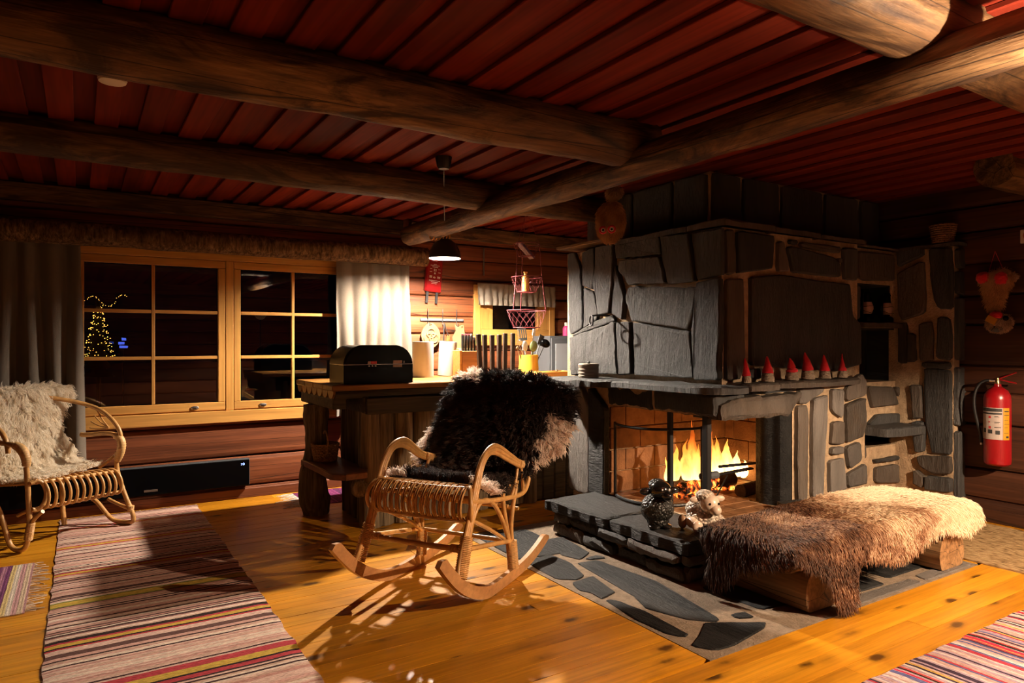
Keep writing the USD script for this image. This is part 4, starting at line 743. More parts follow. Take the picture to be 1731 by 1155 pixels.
cane('seat_rail', np.array([SLt, (SLt + SRt) / 2 + out * .3, SRt]), .012, 14); cane('seat_rail', np.array([SLb, (SLb + SRb) / 2 + out * .3, SRb]), .012, 14)
for k in range(12):
    s = .10 + .84 * k / 11; a, b = SLt * (1 - s) + SRt * s, SLb * (1 - s) + SRb * s; m = (a + b) / 2
    cane('apron_loop', np.array([a - AF * .12 + [0, 0, -.004], a + [0, 0, .012], a + AF * .035 + [0, 0, -.01], m + AF * .055, b + AF * .03 + [0, 0, .004], b + [0, 0, -.006]]), .0095, 24)
cane('end_loop', np.array([SLt, SLt + AE * .05 + AF * .02, (SLt + SLb) / 2 + AE * .075 + AF * .03, SLb + AE * .05 + AF * .01, SLb]), .013, 24)
back = [p - AF * .36 + [0, 0, -.03] for p in (SLt, SRt)]; cane('seat_rail', np.array(back), .012, 6); cane('seat_rail', np.array([SLt, back[0]]), .012, 6); cane('seat_rail', np.array([SRt, back[1]]), .012, 6)
for k in range(8): s = .06 + .88 * k / 7; cane('seat_slat', np.array([SLt * (1 - s) + SRt * s, back[0] * (1 - s) + back[1] * s]), .009, 5)
for s_ in (.12, .88):
    b0 = back[0] * (1 - s_) + back[1] * s_; b1 = b0 + AF * .02; b1[2] = 0.006; cane('rear_leg', np.array([b0, (b0 + b1) / 2 - AF * .01, b1]), .016, 10)
for k in range(7): s = .1 + .8 * k / 6; b0 = back[0] * (1 - s) + back[1] * s; cane('back_cane', np.array([b0, b0 - AF * .06 + [0, 0, .25], aw(-.40, sL + .06 + (sR - sL - .12) * s, .855)]), .008, 12)
bs = al(450, 860, 1)
# white sheepskin
zt = (SLt[2] + SRt[2]) / 2; fo = (SLt - AC) @ AF * .5 + (SRt - AC) @ AF * .5
ap_ = spline([(fo + .0, zt + .03), (fo - .13, zt + .02), (fo - .24, zt + .022), (fo - .30, zt + .06), (fo - .335, zt + .18), (fo - .36, zt + .34), (fo - .385, zt + .47), (fo - .42, zt + .545), (fo - .455, zt + .53), (fo - .468, zt + .47)], 160)
apl = np.r_[0, np.cumsum(np.linalg.norm(np.diff(ap_, axis=0), axis=1))]; APL = apl[-1]; sm = (sL + sR) / 2
def ASf(u, v):
    f = np.interp(v, apl, ap_[:, 0]); z = np.interp(v, apl, ap_[:, 1]); w = np.clip((v - .35) / .2, 0, 1); s = u + sm; z = z - np.clip(np.abs(u) - .25, 0, 1) * .25 * w
    f = f + .16 * np.clip(np.abs(u) - .2, 0, 1) * w
    return np.stack([AC[0] + f * AF[0] + s * AE[0], AC[1] + f * AF[1] + s * AE[1], z], 1)
hid2 = Polygon([(-.30, .01), (-.1, .0), (.12, .02), (.25, .05), (.29, .14), (.31, .30), (.29, .42), (.22, .52), (.21, .60), (.27, .70), (.35, .80), (.37, .90), (.30, .98), (.15, 1.02), (0, 1.1), (-.2, 1.12), (-.36, 1.02), (-.40, .9), (-.36, .72), (-.32, .55), (-.36, .4), (-.34, .2)])
ws = thing('sheepskin', 'fluffy white sheepskin lying over the seat and back of the rattan armchair', 'sheepskin', aw(-.4, 0, .6)); ins2 = lambda u, v: shapely.contains_xy(hid2.buffer(.004), u, v)
part(ws, 'skin', skin_mesh(ASf, ins2, -.45, .45, .0, APL - .005, 50, 70, sgn=-1), M['woolwhite'], smooth=True)
g = np.random.default_rng(22); u = g.uniform(-.45, .45, 60000); v = g.uniform(0, APL, 60000); k = shapely.contains_xy(hid2, u, v); u, v = u[k][:24000], v[k][:24000]; P = ASf(u, v); N, du, dv = normals_of(ASf, u, v); N = -N
if N[(v > .6) & (v < .8)].mean(0) @ AF < 0: N = -N
S_ = strands_on(P, N, np.where(v > .4, .06, .045), -dv * .4 + du * (np.sign(u) * .3)[:, None], 6, 5, curl=.14, clump=.6, cell=.024, gravity=.25, rand=.35, up=.7)
curves(ws, 'white_wool', S_, np.array([.0038, .0038, .0034, .0026, .001]), M['woolwhite'], kind='stuff')
# ---------------------------------------------------------------- log bench with reindeer hide
be = thing('log_bench', 'low bench hewn from logs standing beside the hearth, covered by a reindeer hide', 'bench', (3.45, 2.15, 0))
def halflog(x, r, y0, y1, seed):
    m = log((x, y0, r * .62), (x, y1, r * .62), r, seed=seed, n=16, sides=22, amp=.05, bend=.004); v = np.array(m.vertices); v[:, 2] = np.clip(v[:, 2], .0078, r * 1.45); return trimesh.Trimesh(v, m.faces, process=False)
part(be, 'leg', halflog(2.93, .135, 1.93, 2.40, 5), M['benchwood'], smooth=40); part(be, 'leg', halflog(4.05, .135, 1.90, 2.40, 6), M['benchwood'], smooth=40)
st_ = log((2.70, 2.15, .27), (4.22, 2.15, .27), .24, seed=9, n=40, sides=24, amp=.04, bend=.004); v_ = np.array(st_.vertices); v_[:, 2] = np.clip((v_[:, 2] - .27) * .55 + .27, .195, .315); part(be, 'seat', trimesh.Trimesh(v_, st_.faces, process=False), M['beamX'], smooth=40)
ZT, RB = .325, .055; bx0, bx1, by0, by1 = 2.70, 4.23, 1.925, 2.375
def fold(d, r=RB):
    """d>0: distance past the edge along the hide -> (outward, down)"""
    q = np.clip(d / r, 0, np.pi / 2); e = np.clip(d - r * np.pi / 2, 0, None); return r * np.sin(q) + e * .16, r * (1 - np.cos(q)) + e * .985
def BS(u, v):
    ox0, dx0 = fold(np.clip(bx0 - u, 0, None)); ox1, dx1 = fold(np.clip(u - bx1, 0, None)); oy0, dy0 = fold(np.clip(by0 - v, 0, None)); oy1, dy1 = fold(np.clip(v - by1, 0, None))
    x = np.clip(u, bx0, bx1) - ox0 + ox1; y = np.clip(v, by0, by1) - oy0 + oy1; drop = np.maximum.reduce([dx0, dx1, dy0, dy1]) + .25 * np.minimum(np.maximum(dx0, dx1), np.maximum(dy0, dy1))
    hump = .018 * np.sin(np.clip((u - bx0) / (bx1 - bx0), 0, 1) * np.pi) + .022 * np.clip((u - 3.4) / .6, 0, 1) + .014 * (meshkit.fbm(np.stack([u * 5, v * 5, u * 0], 1), 3, 8) - .5) * 2
    return np.stack([x, y, np.maximum(ZT + hump - drop, .012)], 1)
hb = Polygon([(2.55, 2.34), (2.44, 2.36), (2.40, 2.30), (2.44, 2.22), (2.52, 2.16), (2.56, 2.05), (2.60, 1.94), (2.66, 1.86), (2.74, 1.83), (2.83, 1.78), (2.86, 1.71), (2.87, 1.63), (2.93, 1.585), (3.01, 1.60), (3.05, 1.66), (3.06, 1.74), (3.10, 1.79), (3.2, 1.78), (3.35, 1.74), (3.5, 1.735), (3.62, 1.76), (3.75, 1.79), (3.9, 1.80), (4.02, 1.77), (4.12, 1.75), (4.20, 1.77), (4.30, 1.80), (4.38, 1.90), (4.43, 2.02), (4.42, 2.2), (4.33, 2.36), (4.2, 2.46), (3.9, 2.50), (3.5, 2.47), (3.1, 2.48), (2.75, 2.46), (2.62, 2.42)])
rd = thing('reindeer_hide', 'brown and cream reindeer hide spread over the log bench beside the hearth', 'reindeer hide', (3.4, 2.1, .33)); ins3 = lambda u, v: shapely.contains_xy(hb.buffer(.004), u, v)
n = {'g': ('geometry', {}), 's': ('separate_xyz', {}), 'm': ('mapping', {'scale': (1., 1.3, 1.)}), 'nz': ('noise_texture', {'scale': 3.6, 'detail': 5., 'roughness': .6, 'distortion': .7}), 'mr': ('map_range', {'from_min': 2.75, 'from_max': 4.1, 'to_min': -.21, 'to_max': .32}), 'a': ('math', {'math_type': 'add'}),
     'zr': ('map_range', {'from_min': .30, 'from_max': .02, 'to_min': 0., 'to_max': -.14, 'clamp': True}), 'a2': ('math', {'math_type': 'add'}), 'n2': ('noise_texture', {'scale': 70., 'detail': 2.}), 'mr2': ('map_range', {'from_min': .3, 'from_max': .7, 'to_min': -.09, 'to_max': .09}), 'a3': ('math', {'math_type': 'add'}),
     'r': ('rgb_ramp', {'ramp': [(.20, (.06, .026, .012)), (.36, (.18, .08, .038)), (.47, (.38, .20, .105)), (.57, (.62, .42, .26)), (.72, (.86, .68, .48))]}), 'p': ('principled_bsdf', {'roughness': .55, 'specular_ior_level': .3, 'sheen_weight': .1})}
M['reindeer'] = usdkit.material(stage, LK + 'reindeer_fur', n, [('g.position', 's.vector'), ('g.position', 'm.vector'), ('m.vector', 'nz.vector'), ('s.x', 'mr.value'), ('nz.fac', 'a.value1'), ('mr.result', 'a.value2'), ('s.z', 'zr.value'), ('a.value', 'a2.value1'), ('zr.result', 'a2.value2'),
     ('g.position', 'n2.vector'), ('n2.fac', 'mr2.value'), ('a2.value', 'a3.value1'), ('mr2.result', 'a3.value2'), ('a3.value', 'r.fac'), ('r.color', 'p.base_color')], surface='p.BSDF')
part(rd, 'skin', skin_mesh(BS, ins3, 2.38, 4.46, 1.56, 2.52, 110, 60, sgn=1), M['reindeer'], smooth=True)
g = np.random.default_rng(23); u = g.uniform(2.38, 4.46, 120000); v = g.uniform(1.56, 2.52, 120000); k = shapely.contains_xy(hb, u, v); u, v = u[k][:42000], v[k][:42000]; P = BS(u, v); N, du, dv = normals_of(BS, u, v)
cx_, cy_ = 3.4, 2.22; outw = du * ((u - cx_) * .5)[:, None] + dv * (np.minimum(v - cy_, .0) * 2.2 - .15)[:, None] ; outw /= np.linalg.norm(outw, axis=1, keepdims=True) + 1e-9
S_ = strands_on(P, N, .042, outw * 1.0, 7, 4, clump=.3, cell=.02, gravity=.3, rand=.22, up=.36); S_[..., 2] = np.maximum(S_[..., 2], .004)
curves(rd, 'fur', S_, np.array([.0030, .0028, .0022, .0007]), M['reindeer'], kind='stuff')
# ================================================================ counter
ZC, ZC2, CYF = .965, .925, 4.36
bc = thing('bar_counter', 'rustic wooden bar counter with scalloped plank top and grey driftwood log siding', 'counter', (2.3, 4.8, 0))
for i, (a, b) in enumerate(((CYF, 4.57), (4.573, 4.79), (4.793, 5.01), (5.013, 5.23))):
    part(bc, 'top_plank', bent(box(1.376, 2.98, a, b, ZC - .038, ZC, .006), .002, 3, i), M['slab'])
part(bc, 'top_plank', box(2.985, 3.62, CYF + .06, 5.2, ZC2 - .035, ZC2, .005), M['slab'])
part(bc, 'front_edge', log((1.40, CYF + .025, ZC - .058), (2.98, CYF + .025, ZC - .058), .030, seed=3, n=40, sides=12, amp=.1), M['darkplank'], smooth=40)
for k in range(7):
    y0_ = CYF + .005 + k * .124; a_ = np.linspace(math.pi, 2 * math.pi, 12); pl_ = [(y0_ + .062 + .060 * math.cos(t), ZC - .038 + .052 * math.sin(t)) for t in a_]
    m = trimesh.creation.extrude_polygon(Polygon([(-x, z) for x, z in pl_]), .03, engine='earcut'); v = np.array(m.vertices); part(bc, 'scallop', trimesh.Trimesh(np.c_[1.386 + v[:, 2], -v[:, 0], v[:, 1]], m.faces), M['slab'])
part(bc, 'carcass', box(1.72, 3.55, 4.50, 5.14, .02, ZC2 - .04), M['darkplank']); part(bc, 'end_beam', box(1.405, 1.50, 4.44, 5.21, ZC - .165, ZC - .04, .008), M['darkplank'])
part(bc, 'rail', bent(box(1.585, 1.625, 4.36, 5.13, .775, .885, .006), .003, 5), M['darkplank']); part(bc, 'rail', bent(box(1.60, 3.5, 4.335, 4.375, .765, .875, .006), .003, 5, 2), M['darkplank'])
part(bc, 'rail', bent(box(1.60, 2.98, 4.36, 4.40, .882, .912, .006), .003, 5, 3), M['darkplank'])
g = np.random.default_rng(31)
def slablog(x, y, r, z0, z1, seed, flat):
    m = log((x, y, z0), (x, y, z1), r, r * g.uniform(.85, 1.02), seed=seed, n=26, sides=16, amp=.16, bend=.012); return m
x = 1.665; k = 0
while x < 2.95: r = g.uniform(.062, .085); part(bc, 'log_siding', slablog(x + r, 4.455, r, 0.004 + .02 * (k % 2) * g.random(), .80 + .04 * g.random(), 300 + k, 0), M['bark'], smooth=50); x += 2 * r * .97; k += 1
for i in range(5): part(bc, 'siding_board', bent(box(2.965 + i * .115, 3.075 + i * .115, 4.43, 4.47, .01, .80, .008), .004, 4, i), M['darkplank'])
y = 4.50
while y < 5.02: r = g.uniform(.06, .078); part(bc, 'log_siding', slablog(1.70, y + r, r, 0.004, .80 + .03 * g.random(), 330 + k, 0), M['bark'], smooth=50); y += 2 * r * .97; k += 1
part(bc, 'burl', bent(ball((1.60, 4.43, .275), .075, 3, (1, 1, .95)), .014, 14, 3), M['bark'], smooth=True); part(bc, 'burl', bent(ball((1.665, 4.385, .265), .062, 3, (1, 1, 1.1)), .012, 14, 5), M['bark'], smooth=True); part(bc, 'log_siding', slablog(1.655, 4.43, .075, .003, .80, 351, 0), M['bark'], smooth=50)
def twisted(x, y, prof, seed):
    z = np.array([p[0] for p in prof]); rr = np.array([p[1] for p in prof]); zz = np.linspace(z[0], z[-1], 60); m = tube(np.c_[x + .018 * np.sin(zz * 9 + seed), y + .016 * np.cos(zz * 8), zz], np.interp(zz, z, rr), 28)
    return bent(m, .014, 9, seed)
part(bc, 'leg', twisted(1.435, 4.96, [(.004, .094), (.10, .108), (.22, .10), (.36, .078), (.50, .072), (.62, .080), (.72, .092), (.80, .085)], 2), M['bark'], smooth=60); part(bc, 'leg', twisted(1.52, 5.13, [(.004, .05), (.4, .045), (.80, .055)], 4), M['bark'], smooth=60)
shp = stone([(1.345, 5.0), (1.36, 4.55), (1.355, 4.34), (1.43, 4.26), (1.58, 4.275), (1.62, 4.36), (1.625, 5.05)], .042, AZ * .362, AX, AY, AZ, 51, bevel=.008, rough=.004, round_=.02); part(bc, 'side_shelf', shp, M['shelfwood'], 'polished brown side shelf', smooth=30)
M['basket'] = simple('wicker', (.36, .18, .05), .6, var=.3, scale=40.)
def wicker(name, label, c, r0, r1, h, handle=True, mat='basket', rows=11, stakes=22, loc=None, cat='basket'):
    t = thing(name, label, cat, loc or c); c = np.array(c)
    for k in range(rows):
        s = k / (rows - 1); r = r0 + (r1 - r0) * s; a = np.linspace(0, 2 * np.pi, stakes * 2 + 1); rr = r + .0035 * np.where((np.arange(len(a)) + k) % 2, 1, -1); part(t, 'weave', tube(np.c_[c[0] + rr * np.cos(a), c[1] + rr * np.sin(a), np.full(len(a), c[2] + .006 + s * (h - .012))], h / rows * .48, 6, cap=False), M[mat])
    for k in range(stakes): a = 2 * np.pi * k / stakes; part(t, 'stake', tube([c + [r0 * math.cos(a), r0 * math.sin(a), .003], c + [r1 * math.cos(a), r1 * math.sin(a), h]], .004, 5), M[mat])
    part(t, 'bottom', lathe([(r0, 0), (r0, .006)], c), M[mat])
    if handle: a = np.linspace(0, np.pi, 24); part(t, 'handle', tube(np.c_[c[0] + 0 * a + r1 * .1 * np.cos(a), c[1] + r1 * np.cos(a), c[2] + h * .9 + r1 * 1.05 * np.sin(a)], .006, 7), M[mat])
    return t
wicker('wicker_basket', 'small wicker basket standing on the side shelf of the counter', (1.475, 4.83, .405), .075, .092, .125)
# ---------------------------------------------------------------- things on the counter
def at(px, y, z): p = onY(px, 500, y); return np.array([p[0], y, z])
def unit(px, y): p = onY(px, 577.5, y); return ((p - CAM) @ FW) / F       # metres per pixel there
# bread bin
bx0_, bx1_ = onY(580.5, 650, 4.42)[0], onY(698, 650, 4.42)[0]; bh_, bd = .262, .30
sh = Polygon([(bx0_, ZC), (bx1_, ZC), (bx1_, ZC + .14)] + [(bx1_ - .135 + .135 * math.cos(t), ZC + bh_ - .135 + .135 * math.sin(t) * .995) for t in np.linspace(0, math.pi / 2, 14)] + [(bx0_ + .135 - .135 * math.sin(t), ZC + bh_ - .135 + .135 * math.cos(t)) for t in np.linspace(0, math.pi / 2, 14)] + [(bx0_, ZC + .14)]).buffer(-.001)
bb = thing('bread_bin', 'glossy black bread bin with rounded top on the left end of the counter', 'bread bin', ((bx0_ + bx1_) / 2, 4.57, ZC))
def extY(poly, y0, y1):
    m = trimesh.creation.extrude_polygon(poly, y1 - y0, engine='earcut'); v = np.array(m.vertices); m = trimesh.Trimesh(np.c_[v[:, 0], y1 - v[:, 2], v[:, 1]], m.faces, process=False)
    if m.volume < 0: m.invert()
    return m
low, upp = sh.intersection(sbox(-9, -9, 9, ZC + .128)), sh.intersection(sbox(-9, ZC + .131, 9, 9))
part(bb, 'body', extY(low, 4.42, 4.72), M['blackgloss']); part(bb, 'lid', cat_([extY(upp.buffer(-.012), 4.413, 4.72), extY(upp, 4.425, 4.72)]), M['blackgloss']); part(bb, 'seam', extY(sh.buffer(.001).intersection(sbox(-9, ZC + .1275, 9, ZC + .1315)), 4.42, 4.721), M['steel'], 'thin chrome seam')
dec = simple('decal_red', (.5, .05, .04), .5); de2 = simple('decal_beige', (.45, .3, .22), .5)
def bb_rect(u0, u1, v0, v1, mat, nm): w = bx1_ - bx0_; part(bb, nm, box(bx0_ + w * u0, bx0_ + w * u1, 4.4105, 4.4185 if v0 > ZC + .13 else 4.4195, v0, v1), mat)
bb_rect(.335, .375, ZC + .134, ZC + .152, de2, 'printed_label'); bb_rect(.378, .46, ZC + .134, ZC + .152, dec, 'printed_label')
for q in (.345, .39, .435): bb_rect(q, q + .018, ZC + .116, ZC + .124, M['white'], 'printed_mark')
bb_rect(.70, .83, ZC + .134, ZC + .156, de2, 'printed_label'); bb_rect(.70, .83, ZC + .110, ZC + .126, de2, 'printed_label'); bb_rect(.855, .865, ZC + .138, ZC + .152, M['white'], 'printed_mark')
for q in (.715, .757, .80): bb_rect(q, q + .016, ZC + .140, ZC + .150, M['blackmatte'], 'printed_mark') if False else None
# white paper rolls
def roll(label, px0, px1, y, z, h, tilt, taper):
    u = unit((px0 + px1) / 2, y); r = (px1 - px0) * u / 2; c = at((px0 + px1) / 2, y, z); t = thing('paper_roll', label, 'paper roll', c, group=None)
    m = lathe([(r * .985 * taper, 0), (r * taper, .006), (r, h * .5), (r, h - .006), (r * .96, h), (.021, h)], c, 36); co = lathe([(.02, h * .9), (.02, h + .002), (.012, h + .002)], c, 20)
    if tilt: m, co = rot(m, tilt, [0, 1, 0], c), rot(co, tilt, [0, 1, 0], c)
    part(t, 'paper', m, M['white'], smooth=35); part(t, 'core', co, simple('cardboard_%d' % int(px0), (.35, .25, .16), .9), smooth=35)
roll('plain white kitchen paper roll standing beside the black bread bin', 697, 733, 5.04, ZC, .285, 0, 1.0); roll('leaning white kitchen paper roll behind the chair, left of the knife block', 739, 769, 5.10, ZC, .285, 4, .97)
# knife block with knives
ub = unit(790, 4.95); c = at(790, 4.95, ZC); kb = thing('knife_block', 'wooden knife block with black handled knives standing on the counter', 'knife block', c)
w_ = .075; prof = Polygon([(c[1] - .06, ZC), (c[1] + .08, ZC), (c[1] + .05, ZC + .23), (c[1] - .05, ZC + .205)]); m = trimesh.creation.extrude_polygon(prof, 2 * w_, engine='earcut'); v = np.array(m.vertices); mm = trimesh.Trimesh(np.c_[c[0] - w_ + v[:, 2], v[:, 0], v[:, 1]], m.faces, process=False)
if mm.volume < 0: mm.invert()
part(kb, 'block', mm, M['rocker']); part(kb, 'side_panel', box(c[0] - w_ - .022, c[0] - w_ - .001, c[1] - .055, c[1] + .075, ZC, ZC + .215, .004), M['pine'], 'paler side of the block')
for i in range(5):
    kx = c[0] - .055 + i * .027; h0 = ZC + .195; nm = 'knife_handle'; part(kb, nm, bent(box(kx - .0095, kx + .0095, c[1] - .032, c[1] - .008, h0, h0 + .145 - .02 * (i == 4), .006), .002, 30, i), M['blackmatte'])
    part(kb, 'handle_cap', ball((kx, c[1] - .02, h0 + .147 - .02 * (i == 4)), .0105, 2, (1, 1.1, .6)), M['redcloth'] if i < 3 else M['steel'], 'red end cap' if i < 3 else None, smooth=True)
# rack of dark uprights
rk = thing('plate_rack', 'rack of six dark square wooden uprights on the counter beside the yellow utensil pot', 'rack', at(840, 4.58, ZC))
for i, (px, top, tl) in enumerate(((808, 565, 3.5), (819, 566, 1.), (831.5, 566.5, .6), (844, 566, -.4), (854, 563.5, -.8), (867, 563.5, -.6))):
    p = at(px + tl * 1.2, 4.58, ZC + .03); h = onY(px, top, 4.58)[2] - ZC - .03; b = box(p[0] - .0155, p[0] + .0155, 4.565, 4.595, ZC + .03, ZC + .03 + h, .003); part(rk, 'upright', rot(b, -tl, [0, 1, 0], p), M['darkbrown'])
part(rk, 'base', box(at(803, 4.58, 0)[0], at(873, 4.58, 0)[0], 4.52, 4.64, ZC, ZC + .032, .005), M['darkplank'])
# yellow pot with utensils
c = at(893.5, 4.95, ZC2); u = unit(893, 4.95); pot = thing('utensil_pot', 'yellow ceramic pot holding kitchen utensils on the counter', 'pot', c)
part(pot, 'pot_body', cut(lathe([(.078, 0), (.086, .02), (.087, .10), (.082, .15), (.085, .205), (.084, .21)], c, 36), lathe([(.070, .02), (.078, .1), (.075, .15), (.077, .3)], c, 36)), M['yellow'], smooth=40)
zt_ = ZC2 + .21
def utensil(name, label, px, py, headf, mat, dx=0, dy=0):
    tip = onY(px, py, 4.95 + dy); base = c + np.array([(tip[0] - c[0]) * .15, dy * .3, .03]); t = thing(name, label, name.replace('_', ' '), base); part(t, 'handle', tube([base, base * .3 + tip * .7, tip], .0055, 7, 8), M[mat]); d = tip - base; d /= np.linalg.norm(d); headf(t, tip, d); return t
def paddle(w, h, th, mat, slots=0):
    def f(t, tip, d):
        q = box(-w / 2, w / 2, -th / 2, th / 2, -.01, h, .003)
        if slots: q = cut(q, *[box(-w / 2 + w * (k + .6) / (slots + .2) - w * .12 / 1, -w / 2 + w * (k + .6) / (slots + .2) + w * .03, -1, 1, .012, h - .012) for k in range(slots)])
        T_ = trimesh.geometry.align_vectors([0, 0, 1], d); q.apply_transform(T_); q.apply_translation(tip); part(t, 'head', q, M[mat])
    return f
def bowl(r, mat, sc=(1, .5, 1.3)):
    def f(t, tip, d): q = ball((0, 0, r * .9), r, 3, sc); q.apply_transform(trimesh.geometry.align_vectors([0, 0, 1], d)); q.apply_translation(tip); part(t, 'head', q, M[mat], smooth=True)
    return f
M['olive'] = simple('olive_silicone', (.12, .15, .05), .5); M['palewood'] = simple('pale_wood', (.22, .14, .062), .6, var=.15)
utensil('slotted_turner', 'grey slotted turner standing at the back left of the yellow pot', 884, 574, paddle(.085, .095, .006, 'greyplastic', 4), 'greyplastic', dy=.03); utensil('serving_spoon', 'white serving spoon in the yellow pot', 888, 590, bowl(.028, 'white', (1, .4, 1.7)), 'white', dy=-.03)
utensil('silicone_spoon', 'olive green spoon in front of the other utensils in the pot', 901, 592, bowl(.036, 'olive', (1, .4, 1.35)), 'olive', dy=-.05); utensil('spatula', 'black spatula standing tall in the yellow pot', 912, 582, paddle(.055, .085, .006, 'greyplastic'), 'greyplastic', dy=.02)
lad = utensil('ladle', 'round black ladle leaning right out of the yellow pot', 918, 588, bowl(.048, 'blackgloss', (1, .8, .75)), 'blackmatte', dy=.0); utensil('tongs', 'white kitchen tongs at the middle of the yellow pot', 902, 566, paddle(.03, .05, .01, 'white'), 'white', dy=.04)
def whisk(t, tip, d):
    for k in range(5): a = k * math.pi / 5; s = np.linspace(0, 2 * np.pi, 20); q = np.c_[.026 * np.sin(s) * math.cos(a), .026 * np.sin(s) * math.sin(a), .05 - .05 * np.cos(s)] @ trimesh.geometry.align_vectors([0, 0, 1], d)[:3, :3].T + tip; part(t, 'wire_loop', tube(q, .0012, 5, cap=False), M['steel'])
utensil('whisk', 'wire whisk at the left side of the yellow pot', 882, 593, whisk, 'steel', dy=-.02); utensil('wooden_spoon', 'pale wooden spoon handle leaning left in the yellow pot', 875, 590, bowl(.012, 'palewood', (1, .6, 1)), 'palewood', dy=-.01)
# yellow wooden tray box at the right
c = at(938, 4.70, ZC2); tb = thing('wooden_tray', 'shallow yellow wooden box on the counter beside the chimney', 'tray', c); x0, x1 = onY(912, 600, 4.62)[0], onY(972, 600, 4.62)[0]
for a in ((x0, x1, 4.60, 4.615, ZC2, ZC2 + .075), (x0, x1, 4.80, 4.815, ZC2, ZC2 + .075)): part(tb, 'side', box(*a, .003), M['pine'])
for a in ((x0, x0 + .014, 4.615, 4.80, ZC2, ZC2 + .075), (x1 - .014, x1, 4.615, 4.80, ZC2, ZC2 + .075)): part(tb, 'end', box(*a, .003), M['pine'])
part(tb, 'lid', box(x0 + .014, x1 - .014, 4.615, 4.80, ZC2 + .055, ZC2 + .068, .002), M['pine']); part(tb, 'knob', lathe([(.008, 0), (.012, .012), (.006, .02)], ((x0 + x1) / 2 + .05, 4.7, ZC2 + .068)), M['palewood'])
# grey cabinet behind with a pink bottle
x0, x1 = onY(931, 600, 5.45)[0], onY(975, 600, 5.45)[0]; zt_c = onY(935, 568, 5.45)[2]; gc = thing('grey_cabinet', 'grey painted cupboard with a panelled door against the kitchen wall beside the chimney', 'cabinet', ((x0 + x1) / 2, 5.6, 0))
part(gc, 'body', box(x0, x1, 5.47, 5.79, 0, zt_c, .004), M['grey']); d_ = part(gc, 'door', box(x0 + .012, x1 - .012, 5.452, 5.469, .08, zt_c - .02, .004), M['grey']); part(d_, 'panel', box(x0 + .055, x1 - .055, 5.446, 5.453, .14, zt_c - .075, .003), simple('grey_panel', (.30, .31, .33), .6))
c = np.array([onY(957, 560, 5.6)[0], 5.6, zt_c]); pb = thing('bottle', 'pink bottle with white cap on top of the grey cabinet', 'bottle', c); part(pb, 'bottle_body', lathe([(.034, 0), (.036, .01), (.036, .075), (.028, .095), (.014, .105)], c, 24), simple('pink_plastic', (.62, .06, .22), .35), smooth=40); part(pb, 'cap', lathe([(.018, .104), (.018, .135), (.012, .14)], c, 20), M['white'], smooth=40)
# ---------------------------------------------------------------- kitchen wall
fb = thing('fire_blanket', 'red fire blanket pouch with white print hanging on the kitchen wall', 'fire blanket', (onY(736, 470, 5.79)[0], 5.77, 1.85))
x0, x1, z1_, z0_ = onY(721.5, 440, 5.77)[0], onY(749, 440, 5.77)[0], onY(735, 436, 5.77)[2], onY(735, 494, 5.77)[2]; pc = np.array([(x0 + x1) / 2, 5.77, z1_])
R_ = lambda m: rot(m, 4.5, [0, 1, 0], pc)
part(fb, 'pouch', R_(bent(box(x0, x1, 5.755, 5.797, z0_, z1_, .01), .004, 9)), M['red'])
wd, hg = x1 - x0, z1_ - z0_
def fbm(u0, u1, v0, v1): part(fb, 'print', R_(box(x0 + wd * u0, x0 + wd * u1, 5.7535, 5.7555, z1_ - hg * v1, z1_ - hg * v0)), M['white'])
for a in ((.30, .62, .09, .11), (.40, .60, .19, .21), (.22, .78, .225, .245), (.34, .70, .27, .29), (.2, .34, .33, .345), (.72, .86, .33, .345), (.2, .34, .41, .43), (.72, .86, .42, .44), (.2, .36, .53, .60), (.68, .86, .54, .60), (.18, .86, .665, .685), (.32, .72, .71, .725), (.34, .66, .75, .765), (.44, .50, .33, .40), (.54, .60, .33, .40)): fbm(*a)
part(fb, 'pictogram', R_(ball((x0 + wd * .52, 5.755, z1_ - hg * .46), .009, 2, (1, .15, 1.1))), M['white'], smooth=True); part(fb, 'pictogram', R_(ball((x0 + wd * .50, 5.755, z1_ - hg * .58), .011, 2, (1.2, .12, .8))), M['white'], smooth=True)
for q in (.2, .78): part(fb, 'pull_strap', R_(box(x0 + wd * q - .012, x0 + wd * q + .012, 5.772, 5.780, z0_ - .105, z0_ + .01)), M['blackmatte'])
hr = thing('hook_rail', 'grey metal hook rail with three hooks on the kitchen wall', 'hook rail', (onY(747, 541, 5.79)[0], 5.78, onY(747, 541, 5.79)[2])); x0, x1, zz = onY(711, 541, 5.78)[0], onY(784, 541, 5.78)[0], onY(747, 541, 5.78)[2]
part(hr, 'rail', box(x0, x1, 5.778, 5.797, zz - .012, zz + .012, .004), M['grey']); HX = [onY(q, 541, 5.76)[0] for q in (724.5, 749.5, 773)]
for q in HX: part(hr, 'hook', tube([(q, 5.775, zz + .10), (q, 5.776, zz + .02), (q, 5.766, zz - .05), (q, 5.742, zz - .06), (q, 5.736, zz - .03)], .0035, 7, 20), M['blackmatte'])
def boardY(poly, y0, y1, name, label, cat, mat, holes_=(), parts_=()):
    g_ = poly
    for h_ in holes_: g_ = g_.difference(h_)
    m = extY(g_, y0, y1); c = poly.centroid; t = thing(name, label, cat, (c.x, (y0 + y1) / 2, c.y)); part(t, 'board', m, M[mat]); [part(t, *p) for p in parts_]; return t
hk_z = zz - .045
cx, cz = HX[0] + .012, hk_z - .10; kn_ = Polygon([(cx + .095 * math.cos(t) * (1 - .28 * max(0, math.sin(t)) ** 2), cz + .115 * math.sin(t) + .0 - .0) for t in np.linspace(0, 2 * np.pi, 48)]); ho = [Point(cx, cz + .098).buffer(.010)]
bands = []
